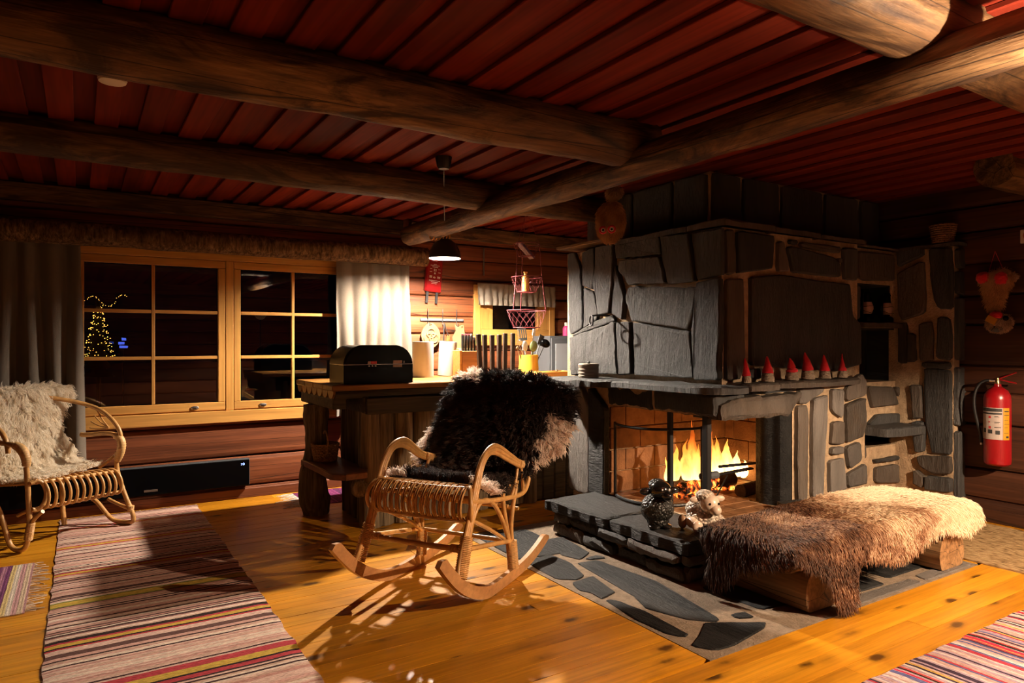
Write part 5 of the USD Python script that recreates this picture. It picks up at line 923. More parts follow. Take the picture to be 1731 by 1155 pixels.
for q in range(3):
    a = np.linspace(0, 2 * np.pi, 30); o = np.array([.03 * math.cos(q * 2.094 + 1.57), .03 * math.sin(q * 2.094 + 1.57)]); bands.append(('knot_band', tube(np.c_[cx + o[0] + .042 * np.cos(a), np.full(30, 5.732) + .003 * np.sin(a * 3 + q), cz - .012 + o[1] + .042 * np.sin(a)], .0085, 7, cap=False), M['palewood']))
boardY(kn_, 5.735, 5.752, 'chopping_board', 'pale wooden board carved with a knot, hanging left on the hook rail', 'chopping board', 'palewood', ho, bands)
fx, fz = HX[2] + .01, hk_z - .12
fish = Polygon([(fx - .045, fz + .115), (fx - .015, fz + .095), (fx + .04, fz + .118), (fx + .052, fz + .05), (fx + .055, fz - .05), (fx + .03, fz - .13), (fx - .005, fz - .165), (fx - .03, fz - .12), (fx - .062, fz - .06), (fx - .068, fz), (fx - .03, fz + .06)]).buffer(.012).buffer(-.008)
boardY(fish, 5.735, 5.750, 'chopping_board', 'fish shaped pale wooden chopping board hanging right on the hook rail', 'chopping board', 'palewood', [Point(fx + .028, fz + .098).buffer(.009)])
gx = HX[1]; st2 = thing('wooden_spatula', 'brown wooden handled spatula hung by a black strap at the middle hook', 'spatula', (gx + .04, 5.74, hk_z - .2)); part(st2, 'strap', tube([(gx, 5.738, hk_z + .012), (gx - .008, 5.735, hk_z - .1), (gx - .004, 5.735, hk_z - .21)], .0055, 6, 10), M['blackmatte']); part(st2, 'strap', tube([(gx, 5.738, hk_z + .012), (gx + .03, 5.735, hk_z - .08), (gx + .042, 5.735, hk_z - .11)], .0045, 6, 10), M['blackmatte']); part(st2, 'handle', box(gx + .022, gx + .062, 5.728, 5.748, hk_z - .30, hk_z - .10, .008), M['shelfwood'])
vr = single('hanging_rod', tube([(onY(818, 420, 5.78)[0], 5.78, onY(818, 420, 5.78)[2]), (onY(818, 466, 5.78)[0], 5.78, onY(818, 466, 5.78)[2])], .007, 8), M['grey'], 'thin grey rod fixed upright on the kitchen wall above the valance', 'rod')
# ---------------------------------------------------------------- hanging wire baskets
hx, hy = 3.16, 4.79; hb_ = thing('hanging_basket', 'red wire hanging basket of three tiers in front of the kitchen window', 'hanging basket', (hx, hy, 1.9)); zof = lambda py: onY(893, py, hy)[2]; um = unit(893, hy)
tiers = [(zof(413), zof(434), 22 * um, 13 * um), (zof(469), zof(494), 26 * um, 16 * um), (zof(525), zof(554), 33 * um, 22 * um)]
aa = np.linspace(0, 2 * np.pi, 33)
for zt_, zb_, r0, r1 in tiers:
    for r, z, w in ((r0, zt_, .0035), (r1, zb_, .003)): part(hb_, 'rim', tube(np.c_[hx + r * np.cos(aa), hy + r * np.sin(aa), np.full(33, z)], w, 6, cap=False), M['redwire'])
    ws_ = []
    for k in range(16):
        for dr in (1, -1):
            s = np.linspace(0, 1, 7); a = 2 * np.pi * k / 16 + dr * s * .75; r = r0 + (r1 - r0) * s ** 1.3; ws_.append(tube(np.c_[hx + r * np.cos(a), hy + r * np.sin(a), zt_ + (zb_ - zt_) * s], 0.0009, 4, cap=False))
    for r in np.linspace(r1, .01, 4)[1:]: ws_.append(tube(np.c_[hx + r * np.cos(aa), hy + r * np.sin(aa), np.full(33, zb_)], 0.0009, 4, cap=False))
    for k in range(8): a = 2 * np.pi * k / 8; ws_.append(tube([(hx, hy, zb_), (hx + r1 * math.cos(a), hy + r1 * math.sin(a), zb_)], 0.0009, 4))
    part(hb_, 'wire_mesh', cat_(ws_), M['redwire'], kind='stuff')
for k in range(3):
    a = 2 * np.pi * k / 3 + 3.4; P3_ = [(hx, hy, CEIL - .004)] + [(hx + r0 * math.cos(a), hy + r0 * math.sin(a), zt_) for zt_, zb_, r0, r1 in tiers]
    part(hb_, 'cord', tube(P3_[:2], .002, 5), M['redwire'])
    for i in (1, 2): L = np.linalg.norm(np.subtract(P3_[i + 1], P3_[i])); part(hb_, 'chain', ridged(P3_[i], P3_[i + 1], .0038, .012, .35, 6), M['redwire'])
zt_, zb_, r0, r1 = tiers[1]; c = np.array([hx - .01, hy, zb_ + .002]); cbm = thing('bottle', 'amber clay bottle standing in the middle tier of the hanging basket', 'bottle', c); part(cbm, 'bottle_body', lathe([(.028, 0), (.031, .01), (.031, .11), (.024, .13), (.013, .14), (.012, .155), (.018, .158), (.018, .168)], c, 24), simple('amber_clay', (.62, .28, .05), .45), smooth=40)
zt_, zb_, r0, r1 = tiers[0]; c = np.array([hx - .01, hy, (zt_ + zb_) / 2]); bk = single('packet', rot(box(c[0] - .095, c[0] + .095, c[1] - .035, c[1] + .035, c[2] - .012, c[2] + .012, .005), 42, [0, 1, 0], c), simple('purple_foil', (.10, .05, .10), .35), 'dark purple packet lying tilted in the top tier of the hanging basket', 'packet')
# ---------------------------------------------------------------- mantel: coaster pot, gnomes
c = np.array([onX(995, 636, 3.05)[0], onX(995, 636, 3.05)[1], .996]); um = ((c - CAM) @ FW) / F; r = 17 * um; jar = thing('lidded_box', 'round ridged wooden box with lid at the left end of the mantel shelf', 'box', c)
part(jar, 'box_body', lathe([(r, 0), (r * 1.03, .012), (r * .98, .02), (r * 1.03, .032), (r * .98, .042), (r * 1.03, .055), (r * .98, .066), (r * 1.02, .078)], c, 36), M['palegrey'] if 'palegrey' in M else simple('greyed_wood', (.24, .19, .14), .7, var=.2), smooth=30)
part(jar, 'lid', lathe([(r * 1.02, .079), (r * 1.04, .09), (r * .96, .098)], c, 36), simple('greyed_wood_lid', (.26, .21, .16), .7, var=.2), smooth=30); part(jar, 'lid_knob', lathe([(.008, .098), (.011, .108), (.006, .114)], c, 16), M['greyplastic'])
M['knit'] = simple('grey_coiled_felt', (.30, .225, .16), .95, var=.35, scale=45., bump=.6, bscale=120.)
GN = [((130, 275), 595, 505, (190, 300), 'leftmost, hat bent low over dark body'), ((330, 545), 575, 460, (455, 265), 'second from left, with a broad low body'), ((650, 830), 545, 440, (712, 275), 'third from left, hat folded at one side'), ((848, 1015), 530, 412, (880, 205), 'tallest, with the largest red hat, fourth from left'), ((1060, 1205), 520, 420, (1115, 235), 'fifth from left, with a smooth upright hat'), ((1285, 1402), 515, 425, (1335, 230), 'rightmost and smallest, with narrow hat')]
BW = [(165, 275), (395, 545), (675, 830), (862, 1015), (1070, 1205), (1288, 1400)]
for i, (bx_, yb, yh, tip, lab) in enumerate(GN):
    bx_ = BW[i]
    pxs = lambda x: 1230 + x / 6.924; pys = lambda y: 560 + y / 6.924; yy = 2.675; zb_ = 1.006 if i < 2 else 1.010
    cx_ = pxs((bx_[0] + bx_[1]) / 2); um = unit(cx_, yy); r = (bx_[1] - bx_[0]) / 6.924 * um / 2; c = at(cx_, yy, zb_)
    t = thing('gnome_figure', 'red hatted gnome figurine on the mantel, ' + lab, 'figurine', c); h1 = (yb - yh) / 6.924 * um
    prof = [(r * .9, 0)] + [(r * (1.0 - .25 * s * s + .035 * (1 if k % 2 else -1)), h1 * s) for k, s in enumerate(np.linspace(.04, 1, 12))]; part(t, 'body', bent(lathe(prof, c, 24), .003, 40, i), M['knit'], smooth=40)
    H = (yh - tip[1]) / 6.924 * um; dx = (pxs(tip[0]) - cx_) * um; s = np.linspace(0, 1, 16); hatc = np.c_[c[0] + dx * s ** 1.4, np.full(16, c[1]), c[2] + h1 * .93 + H * s]; rr = r * .80 * (1 - s) ** (.85 if i != 5 else 1.5) + .003
    if i in (2, 5): rr[2:5] *= np.array([1.08, .95, .8])
    part(t, 'hat', bent(tube(hatc, rr, 20), .003, 35, i + 20), M['redcloth'], 'red felt hat', smooth=60)
# ---------------------------------------------------------------- lanterns in the niche
M['lglass'] = usdkit.material(stage, LK + 'lantern_glass', {'p': ('principled_bsdf', {'base_color': (.55, .36, .30), 'roughness': .25, 'transmission_weight': .15})}, [], surface='p.BSDF')
for px_, sd_ in ((1466, 'left'), (1499, 'right')):
    c0_ = np.array([onY(px_, 540, 2.90)[0], 2.90, 1.394]); ln = thing('lantern', 'black hurricane lantern in the wall niche, the %s one of two' % sd_, 'lantern', c0_)
    P_ = lambda prof, mat, nm, lab=None: part(ln, nm, lathe(prof, c0_, 28), M[mat], lab, smooth=40)
    P_([(.040, 0), (.046, .006), (.046, .030), (.036, .042), (.022, .050), (.022, .060)], 'blackgloss', 'tank'); P_([(.030, .060), (.042, .095), (.040, .120), (.030, .148)], 'lglass', 'globe', 'frosted glass globe'); P_([(.031, .148), (.028, .158), (.026, .20), (.030, .204), (.022, .222), (.0, .230)], 'blackgloss', 'chimney_cap'); P_([(.006, .05), (.006, .06)], 'steel', 'burner')
    for sg in (-1, 1): part(ln, 'side_tube', tube([c0_ + [sg * .040, 0, .02], c0_ + [sg * .056, 0, .05], c0_ + [sg * .056, 0, .15], c0_ + [sg * .045, 0, .195], c0_ + [sg * .02, 0, .205]], .0045, 7, 24), M['blackgloss'], smooth=50)
    for z in (.085, .112): a = np.linspace(0, 2 * np.pi, 28); part(ln, 'wire_guard', tube(np.c_[c0_[0] + .045 * np.cos(a), c0_[1] + .045 * np.sin(a), c0_[2] + z + .02 * np.sin(a) * (1 if z < .1 else -.3)], .0018, 5, cap=False), M['blackmatte'])
    a = np.linspace(.25, np.pi - .25, 18); part(ln, 'bail', tube(np.c_[c0_[0] + .052 * np.cos(a), np.full(18, c0_[1]), c0_[2] + .15 + .11 * np.sin(a)], .002, 5), M['blackmatte'])
# ================================================================ ceramic sheep on the hearth
def grain(name, col, bump=1.2, sc=70.):
    n = {'g': ('geometry', {}), 'v': ('voronoi_texture', {'scale': sc}), 'b': ('bump', {'strength': bump, 'distance': .006, 'invert': True}), 'r': ('rgb_ramp', {'ramp': [(.2, np.array(col)), (.8, np.array(col) * .35)]}), 'p': ('principled_bsdf', {'roughness': .4, 'specular_ior_level': .5})}
    return usdkit.material(stage, LK + name, n, [('g.position', 'v.vector'), ('v.distance', 'b.height'), ('b.normal', 'p.normal'), ('v.distance', 'r.fac'), ('r.color', 'p.base_color')], surface='p.BSDF')
M['wool_w'] = grain('ceramic_wool_white', (.70, .56, .44)); M['wool_b'] = grain('ceramic_wool_black', (.022, .020, .016)); M['face_w'] = simple('ceramic_face', (.66, .50, .38), .3, coat=.3); M['face_b'] = simple('ceramic_face_black', (.008, .007, .006), .15, coat=.6)
def blob(c, fr, ell, rx, ry, rz, sub=3):
    """ellipsoid at c + frame*(a,b,z); axes along the frame"""
    m = trimesh.creation.icosphere(sub, 1.0); v = np.array(m.vertices) * [rx, ry, rz]; return trimesh.Trimesh(c + (np.asarray(ell) + v) @ fr, m.faces, process=False)
def union(*ms):
    a = man(ms[0])
    for m in ms[1:]: a = a + man(m)
    return tri(a)
ZH = .2165
def frame_to(yaw): a = math.radians(yaw); r = RT * math.cos(a) - (-FW) * math.sin(a); f = -FW * math.cos(a) + RT * math.sin(a); return np.stack([r, f, UP])     # rows: image right, towards the viewer, up
c = onZ(1111, 891, ZH); fr = frame_to(12); sb = thing('sheep_figurine', 'glossy black ceramic sheep standing on the raised hearth', 'figurine', c); B = lambda e, rx, ry, rz, s=3: blob(c, fr, e, rx, ry, rz, s)
bodyb = union(B((0, 0, .105), .093, .085, .085), B((0, .005, .045), .062, .06, .05)); v = np.array(bodyb.vertices); bodyb = bent(bodyb.subdivide(), .004, 60, 2)
part(sb, 'body', bodyb, M['wool_b'], smooth=60); part(sb, 'foot', B((-.032, .03, .012), .034, .042, .014), M['face_b'], smooth=True); part(sb, 'foot', B((.036, .03, .012), .034, .042, .014), M['face_b'], smooth=True)
part(sb, 'head', union(B((.004, .028, .212), .062, .06, .052), B((.022, .078, .190), .034, .036, .028)), M['face_b'], smooth=60); part(sb, 'wool_cap', bent(B((-.002, .006, .236), .050, .048, .034).subdivide(), .003, 60, 1), M['wool_b'], smooth=60)
for sg in (-1, 1):
    part(sb, 'ear', B((sg * .082 + .004, .02, .205), .034, .016, .020), M['face_b'], smooth=True); part(sb, 'eye', B((.014 + sg * .020, .082, .222), .0065, .005, .0075, 2), M['white'], smooth=True)
c = onZ(1188, 893, ZH); fr = frame_to(10); sw = thing('sheep_figurine', 'white ceramic lamb lying on the raised hearth beside the reindeer hide', 'figurine', c)
bw_ = union(B((0, 0, .062), .092, .075, .062), B((-.03, -.02, .10), .06, .06, .055), B((.055, .02, .045), .062, .055, .043)); part(sw, 'body', bent(bw_.subdivide(), .004, 60, 4), M['wool_w'], smooth=60)
part(sw, 'head', union(B((.012, .060, .148), .053, .050, .052), B((.026, .098, .122), .032, .034, .030)), M['face_w'], smooth=60); part(sw, 'wool_cap', bent(B((-.004, .035, .187), .052, .048, .034).subdivide(), .003, 60, 6), M['wool_w'], smooth=60)
for sg in (-1, 1):
    part(sw, 'ear', B((.008 + sg * .072, .040, .170), .030, .012, .017), M['face_w'], smooth=True); part(sw, 'eye', B((.018 + sg * .025, .1035, .156), .0065, .005, .0075, 2), M['face_b'], smooth=True)
part(sw, 'leg', union(B((-.078, .03, .045), .030, .05, .032), B((-.07, .085, .032), .030, .016, .033)), M['face_w'], 'smooth outstretched leg with round hoof', smooth=60); part(sw, 'leg', B((-.115, -.01, .040), .024, .03, .038), simple('ceramic_tan', (.30, .18, .10), .4), smooth=True); part(sw, 'leg', B((.085, .075, .02), .026, .04, .020), M['face_w'], smooth=True)
# ================================================================ right wall
cy_ = onX(1686, 720, 5.235)[1]; ec = np.array([5.235, cy_, 0]); zb, zs = onX(1686, 786, 5.235)[2], onX(1686, 668, 5.235)[2]; r = .079
ex = thing('fire_extinguisher', 'red fire extinguisher with white and yellow label on the dark right wall', 'fire extinguisher', (ec[0], ec[1], zb))
part(ex, 'cylinder', lathe([(r * .8, zb), (r * .97, zb + .012), (r, zb + .03), (r * 1.012, zb + .05), (r, zb + .055), (r, zs - .03), (r * .95, zs), (r * .75, zs + .032), (r * .4, zs + .052), (.024, zs + .058), (.022, zs + .075)], ec, 40), M['red'], smooth=40)
tc = CAM - ec; tc[2] = 0; tc /= np.linalg.norm(tc); rr_ = np.array([-tc[1], tc[0], 0]); rr_ = rr_ if rr_ @ RT > 0 else -rr_
def patch(a0, a1, z0, z1, rad):
    a = np.radians(np.linspace(a0, a1, 14)); p = ec + rad * (np.cos(a)[:, None] * tc + np.sin(a)[:, None] * rr_); q = ec + (rad - .003) * (np.cos(a)[:, None] * tc + np.sin(a)[:, None] * rr_); V = []
    for P_ in (p, q):
        for z in (z0, z1): V.append(np.c_[P_[:, :2], np.full(14, z)])
    V = np.vstack(V); i = np.arange(13); f = np.vstack([np.c_[i, i + 1, i + 15], np.c_[i, i + 15, i + 14], np.c_[28 + i, 28 + i + 15, 28 + i + 1], np.c_[28 + i, 28 + i + 14, 28 + i + 15]]); m = trimesh.Trimesh(V, f, process=False); return m
zl0, zl1 = onX(1686, 744, 5.16)[2], onX(1686, 690, 5.16)[2]; LH = zl1 - zl0; paper = simple('label_paper', (.40, .33, .30), .5); yel = simple('label_yellow', (.45, .22, .005), .5); ink = simple('label_ink', (.02, .02, .02), .6); inr = simple('label_red_ink', (.4, .03, .03), .6)
part(ex, 'label_white', patch(-82, 22, zl0, zl1, r + .0012), paper, 'white instruction label'); part(ex, 'label_yellow', patch(23, 54, zl0, zl1, r + .0012), yel, 'yellow label panel')
def mark(a0, a1, v0, v1, mat=None): part(ex, 'print', patch(a0, a1, zl1 - LH * v1, zl1 - LH * v0, r + .0026), mat or ink)
for a in ((-80, 18, .02, .12), (-80, 18, .16, .21), (-66, -50, .66, .80), (-38, -20, .69, .81), (-8, 10, .71, .83), (-12, 4, .26, .275), (-12, 8, .29, .30), (-12, 10, .44, .455), (-12, 6, .47, .48), (-12, 14, .60, .62), (28, 50, .09, .12), (27, 50, .22, .235), (27, 46, .37, .38), (27, 52, .50, .51), (27, 44, .60, .61), (27, 48, .77, .78), (36, 48, .88, .94)): mark(*a)
for a in ((-36, -26, .26, .33), (-36, -30, .43, .47), (-36, -26, .58, .66)): mark(*a, inr)
vz = zs + .07; part(ex, 'valve', cat_([lathe([(.018, vz), (.02, vz + .012), (.016, vz + .028), (.013, vz + .045)], ec, 20)]), M['brass'] if 'brass' in M else simple('brass', (.55, .42, .22), .3, metal=1.), smooth=40)
part(ex, 'valve_outlet', tube([ec + [0, 0, vz + .022], ec - rr_ * .045 + [0, 0, vz + .026]], .010, 10), M['steel'])
for z0_, z1_ in ((.030, .085), (.040, .012)): part(ex, 'lever', tube([ec - rr_ * .012 + [0, 0, vz + z0_], ec + rr_ * .04 + [0, 0, vz + z0_ + (z1_ - z0_) * .45], ec + rr_ * .105 + [0, 0, vz + z1_]], .0095, 8, 12, flat=.55), M['red'])
p0 = ec - rr_ * .045; part(ex, 'hose', tube([p0 + [0, 0, vz + .026], p0 - rr_ * .05 + [0, 0, vz + .005], p0 - rr_ * .085 + [0, 0, vz - .10], p0 - rr_ * .075 + [.02, 0, vz - .26], p0 - rr_ * .055 + [.02, 0, vz - .36]], .0095, 9, 40), M['blackmatte'], smooth=50); part(ex, 'nozzle', tube([p0 - rr_ * .055 + [.02, 0, vz - .355], p0 - rr_ * .052 + [.02, 0, vz - .40]], .011, 10), M['blackmatte']); part(ex, 'nozzle_tip', tube([p0 - rr_ * .052 + [.02, 0, vz - .40], p0 - rr_ * .052 + [.02, 0, vz - .415]], .008, 10), M['white'])
part(ex, 'wall_bracket', box(5.30, 5.345, cy_ - .03, cy_ + .03, zs - .10, zs - .04, .003), M['blackmatte'])
# fur ornament on a red cord
M['fur_tan'] = fur_mat('tan_fur', [(.35, (.34, .16, .06)), (.6, (.62, .36, .16))], 10.); M['fur_pale'] = fur_mat('pale_fur', [(.35, (.28, .17, .10)), (.6, (.45, .31, .2))], 12.)
OX = lambda x, y, d=5.30: onX(x, y, d)
orn = thing('fur_ornament', 'hanging fur pelt ornament with red cord and pompoms on the dark right wall', 'wall ornament', OX(1683, 470))
nail = OX(1682, 425, 5.325); part(orn, 'cord', tube([OX(1671, 462), nail, OX(1698, 460)], .003, 6), M['redcloth'], 'red hanging cord')
hair_parts = []
def furry(t, name, mesh, mat, n, L, seed, lab=None, down=.6):
    part(t, name, mesh, M[mat], lab, smooth=True); P, fi = trimesh.sample.sample_surface(mesh, n, seed=seed); N = mesh.face_normals[fi]; fl_ = np.tile([0, 0, -down], (n, 1)); curves(t, name + '_hair', strands_on(np.asarray(P), N, L, fl_, seed, 4, clump=.3, cell=.012, rand=.3, up=.5), np.array([.0022, .0022, .0018, .0006]), M[mat], kind='stuff')
ub_ = np.linalg.norm(OX(1684, 470) - OX(1685, 470)); bodyc = [OX(1682, 460, 5.27), OX(1683, 480, 5.265), OX(1681, 500, 5.265), OX(1683, 522, 5.265)]
bm = tube(bodyc, np.interp(np.linspace(0, 1, 16), [0, .15, .5, 1], [.075, .10, .07, .040]), 14, 16, flat=.4); furry(orn, 'pelt', bm, 'fur_tan', 2600, .035, 61)
furry(orn, 'fur_head', bent(ball(OX(1689, 545, 5.25), .058, 3, (.7, 1.25, 1.0)), .008, 20, 4), 'fur_pale', 1600, .025, 62, 'pale furry head'); furry(orn, 'side_tuft', ball(OX(1708, 467, 5.28), .03, 2, (.5, 1.3, .6)), 'fur_pale', 400, .03, 64)
part(orn, 'eye', ball(OX(1700, 538, 5.185), .017, 2), M['blackgloss'], 'round dark eye', smooth=True); part(orn, 'muzzle', bent(ball(OX(1684, 556, 5.23), .032, 2, (.8, 1.3, .8)), .004, 30), M['greyplastic'], 'dark muzzle', smooth=True)
for q in ((1662, 470), (1692, 471)): part(orn, 'pompom', bent(ball(OX(*q, 5.235), .042, 3, (.7, 1, 1.)), .008, 40, 2), M['redcloth'], 'red pompom', smooth=True)
part(orn, 'red_cap', bent(ball(OX(1684, 533, 5.19), .034, 3, (.6, 1.2, .7)), .008, 30, 3), M['redcloth'], 'small red cap', smooth=True); tg = box(-.004, .0, -.032, .032, -.022, .022, .001); tg = rot(tg, 28, [1, 0, 0], [0, 0, 0]); tg.apply_translation(OX(1676, 541, 5.17)); part(orn, 'tag', tg, yel, 'yellow tag')
# fur pouch with ring buttons hanging before the chimney
FX = 2.98; OP = lambda x, y, d=FX: onX(x, y, d); po_ = thing('fur_pouch', 'tan fur pouch with two ring buttons hanging in front of the upper chimney', 'pouch', OP(1032, 370))
pc = OP(1032, 372); pm = bent(ball(pc, .105, 4, (.55, 1.0, 1.18)), .018, 9, 8); furry(po_, 'pouch_body', pm, 'fur_tan', 5000, .04, 63, down=.9)
part(po_, 'cord', tube([OP(1034, 345), np.array([FX, pc[1], CEIL - .003])], .004, 6), M['blackmatte']); furry(po_, 'top_tuft', bent(ball(OP(1038, 326), .050, 3, (.7, 1.1, .7)), .01, 20, 2), 'fur_pale', 900, .03, 65)
for q in ((1019.5, 389.5), (1034, 388)):
    p = OP(*q, FX - .068); a = np.linspace(0, 2 * np.pi, 24); d = CAM - p; d[2] = 0; d /= np.linalg.norm(d); rr2 = np.array([-d[1], d[0], 0])
    for rad, w_, mt in ((.021, .006, M['redcloth']), (.0105, .004, M['white'])): part(po_, 'ring_button', tube(p + rad * (np.cos(a)[:, None] * rr2 + np.sin(a)[:, None] * UP) + d * .01, w_, 7, cap=False), mt)
    part(po_, 'button_centre', ball(p + d * .006, .009, 2), M['blackgloss'], smooth=True)
# basket on the pilaster
M['basket_dark'] = simple('dark_wicker', (.16, .07, .025), .6, var=.3, scale=40.)
wicker('wicker_basket', 'dark wicker basket on top of the stone pillar by the right wall', (5.245, 2.52, 1.957), .06, .08, .13, False, 'basket_dark', 9, 18)
# ================================================================ rugs
def rug_mat(name, axis, lo, hi, pal, cell, bands=(), dark=.2, speck=.35):
    n = {'g': ('geometry', {}), 's': ('separate_xyz', {}), 'nz': ('noise_texture', {'scale': 9., 'detail': 3.}), 'wv': ('math', {'math_type': 'multiply_add', 'value2': .010}), 'ce': ('math', {'math_type': 'multiply', 'value2': 1. / cell}), 'fl': ('math', {'math_type': 'floor'}),
         'wn': ('white_noise_texture', {'dimensions': '1D'}), 'r': ('rgb_ramp', {'ramp': pal, 'interpolate': False}), 'm': ('mapping', {'scale': tuple(260. if i == axis else 60. for i in range(3))}), 'n2': ('noise_texture', {'scale': 1., 'detail': 2.}), 'r2': ('rgb_ramp', {'ramp': [(.3, (1 - speck,) * 3), (.7, (1.15,) * 3)]}), 'mu': ('mix', {'mix_type': 'multiply', 'fac': 1.}),
         'mr': ('map_range', {'from_min': lo, 'from_max': hi, 'to_min': 0., 'to_max': 1., 'clamp': True}), 'b': ('bump', {'strength': .6, 'distance': .004}), 'p': ('principled_bsdf', {'roughness': .95, 'specular_ior_level': .1})}
    ax = 's.' + 'xyz'[axis]
    l = [('g.position', 's.vector'), ('g.position', 'nz.vector'), ('nz.fac', 'wv.value1'), (ax, 'wv.value3'), ('wv.value', 'ce.value1'), ('ce.value', 'fl.value1'), ('fl.value', 'wn.w'), ('wn.value', 'r.fac'), ('g.position', 'm.vector'), ('m.vector', 'n2.vector'), ('n2.fac', 'r2.fac'), ('r2.color', 'mu.color2'), ('n2.fac', 'b.height'), ('b.normal', 'p.normal'), ('mu.color', 'p.base_color')]
    last = 'r.color'
    if bands:
        mask, colr = [(0., (0, 0, 0))], [(0., (0, 0, 0))]
        for a, b, c in sorted(bands): u, v = (a - lo) / (hi - lo), (b - lo) / (hi - lo); mask += [(u, (1, 1, 1)), (v, (0, 0, 0))]; colr += [(u, c), (v, c)]
        n['k'] = ('rgb_ramp', {'ramp': mask, 'interpolate': False}); n['kc'] = ('rgb_ramp', {'ramp': colr, 'interpolate': False}); n['mb'] = ('mix', {})
        l += [('wv.value', 'mr.value'), ('mr.result', 'k.fac'), ('mr.result', 'kc.fac'), ('k.color', 'mb.fac'), (last, 'mb.color1'), ('kc.color', 'mb.color2')]; last = 'mb.color'
    l.append((last, 'mu.color1')); return usdkit.material(stage, LK + name, n, l, surface='p.BSDF')
def rug(x0, x1, y0, y1, axis, ridge, seed, h=.009, rotz=0.):
    """woven rug with its weft ridges; axis: the direction across the ridges"""
    La, Lb = ((x1 - x0), (y1 - y0)) if axis == 0 else ((y1 - y0), (x1 - x0)); na, nb = int(La / ridge * 4) + 1, 22; A, Bq = np.meshgrid(np.linspace(0, La, na), np.linspace(0, Lb, nb), indexing='ij')
    z = h * .75 + h * .25 * np.abs(np.sin(A / ridge * np.pi)) + .004 * (meshkit.fbm(np.stack([A * 3, Bq * 3, A * 0 + seed], -1), 2, seed) - .3).clip(0); z[:, [0, -1]] *= .6
    e = (meshkit.noise(np.stack([A * 14, A * 0, A * 0 + seed], -1), seed) - .5) * .012; Bq = Bq + np.where(Bq < Lb / 2, e, -e) * (np.abs(Bq - Lb / 2) > Lb * .46)
    X, Y_ = (x0 + A, y0 + Bq) if axis == 0 else (x0 + Bq, y0 + A); V = np.stack([X, Y_, z], -1).reshape(-1, 3); W = V.copy(); W[:, 2] = .001; n_ = len(V); i, j = np.meshgrid(np.arange(na - 1), np.arange(nb - 1), indexing='ij'); q = np.stack([i * nb + j, (i + 1) * nb + j, (i + 1) * nb + j + 1, i * nb + j + 1], -1).reshape(-1, 4)
    if axis == 1: q = q[:, ::-1]
    sd = []
    for i in range(na - 1):
        for j, d in ((0, 1), (nb - 1, -1)): a, b = i * nb + j, (i + 1) * nb + j; sd.append([a, b, b + n_, a + n_][::(-d if axis == 0 else d)])
    for j in range(nb - 1):
        for i, d in ((0, -1), (na - 1, 1)): a, b = i * nb + j, i * nb + j + 1; sd.append([a, b, b + n_, a + n_][::(-d if axis == 0 else d)])
    q = np.vstack([q, np.array(sd)]); m = trimesh.Trimesh(np.vstack([V, W]), np.vstack([q[:, [0, 1, 2]], q[:, [0, 2, 3]]]), process=False); return m
def fringe(t, pts, out, n, L, mat, seed):
    g = np.random.default_rng(seed); p0, p1 = np.array(pts, float); ms = []
    for k in range(n): s = (k + g.random() * .6) / n; a = p0 * (1 - s) + p1 * s; d = np.array([*out, 0]) + np.array([g.normal(0, .35), g.normal(0, .35), 0]); l_ = L * g.uniform(.6, 1.1); ms.append(tube([a + [0, 0, .006], a + d * l_ * .5 + [0, 0, .006], a + d * l_ + [g.normal(0, .006), g.normal(0, .006), .003]], .0022, 5, 6))
    part(t, 'fringe', cat_(ms), M[mat], kind='stuff')
M['fringe'] = simple('cotton_fringe', (.55, .44, .34), .9)
cp = lambda x, y: onZ(x / 2.885, 780 + y / 2.885)[1]
yl = (.52, .34, .06); rdd = (.42, .05, .06); dk = (.035, .018, .015); gr = (.22, .2, .05); bands = []
for k, ((x, y), w_, extra) in enumerate((((955, 262), .020, 0), ((1020, 335), .024, 0), ((1100, 440), .030, 0), ((1190, 555), .034, 1), ((1312, 705), .030, 2), ((1470, 900), .052, 3))):
    yc = cp(x, y) - .01; bands += [(yc - w_ / 2, yc + w_ / 2, yl), (yc + w_ / 2, yc + w_ / 2 + .016, rdd if extra != 1 else gr), (yc - w_ / 2 - .016, yc - w_ / 2, rdd if extra < 1 else dk if extra > 1 else gr)]
    if extra >= 2: bands += [(yc - w_ / 2 - .036, yc - w_ / 2 - .016, rdd), (yc + w_ / 2 + .016, yc + w_ / 2 + .036, dk if extra == 2 else rdd)]
pal1 = [(0., (.06, .03, .028)), (.10, (.12, .06, .05)), (.17, (.48, .25, .20)), (.34, (.56, .32, .26)), (.52, (.62, .41, .33)), (.72, (.54, .35, .26)), (.86, (.68, .53, .42))]
r1 = thing('rag_rug', 'long pink striped rag rug with yellow bands on the floor at left', 'rug', (.31, 4.0, 0)); part(r1, 'weave', rug(-.12, .755, 1.9, 5.70, 1, .0135, 3), rug_mat('rug_pink', 1, 1.9, 5.75, pal1, .0125, bands), smooth=40); fringe(r1, [(-.12, 5.70, 0), (.755, 5.70, 0)], (0, 1), 60, .03, 'fringe', 1)
pal2 = [(0., (.16, .05, .12)), (.12, (.46, .25, .24)), (.3, (.55, .40, .18)), (.5, (.52, .38, .26)), (.68, (.36, .16, .22)), (.80, (.60, .50, .40)), (.93, (.12, .07, .06))]
r2 = thing('rag_rug', 'small pastel rag rug with fringed end at the left edge of the floor', 'rug', (-.7, 4.28, 0)); part(r2, 'weave', rug(-1.6, -.215, 3.86, 4.70, 0, .0135, 5), rug_mat('rug_pastel', 0, -1.6, -.1, pal2, .022), smooth=40); fringe(r2, [(-.215, 3.87, 0), (-.215, 4.69, 0)], (1, 0), 50, .06, 'fringe', 2)
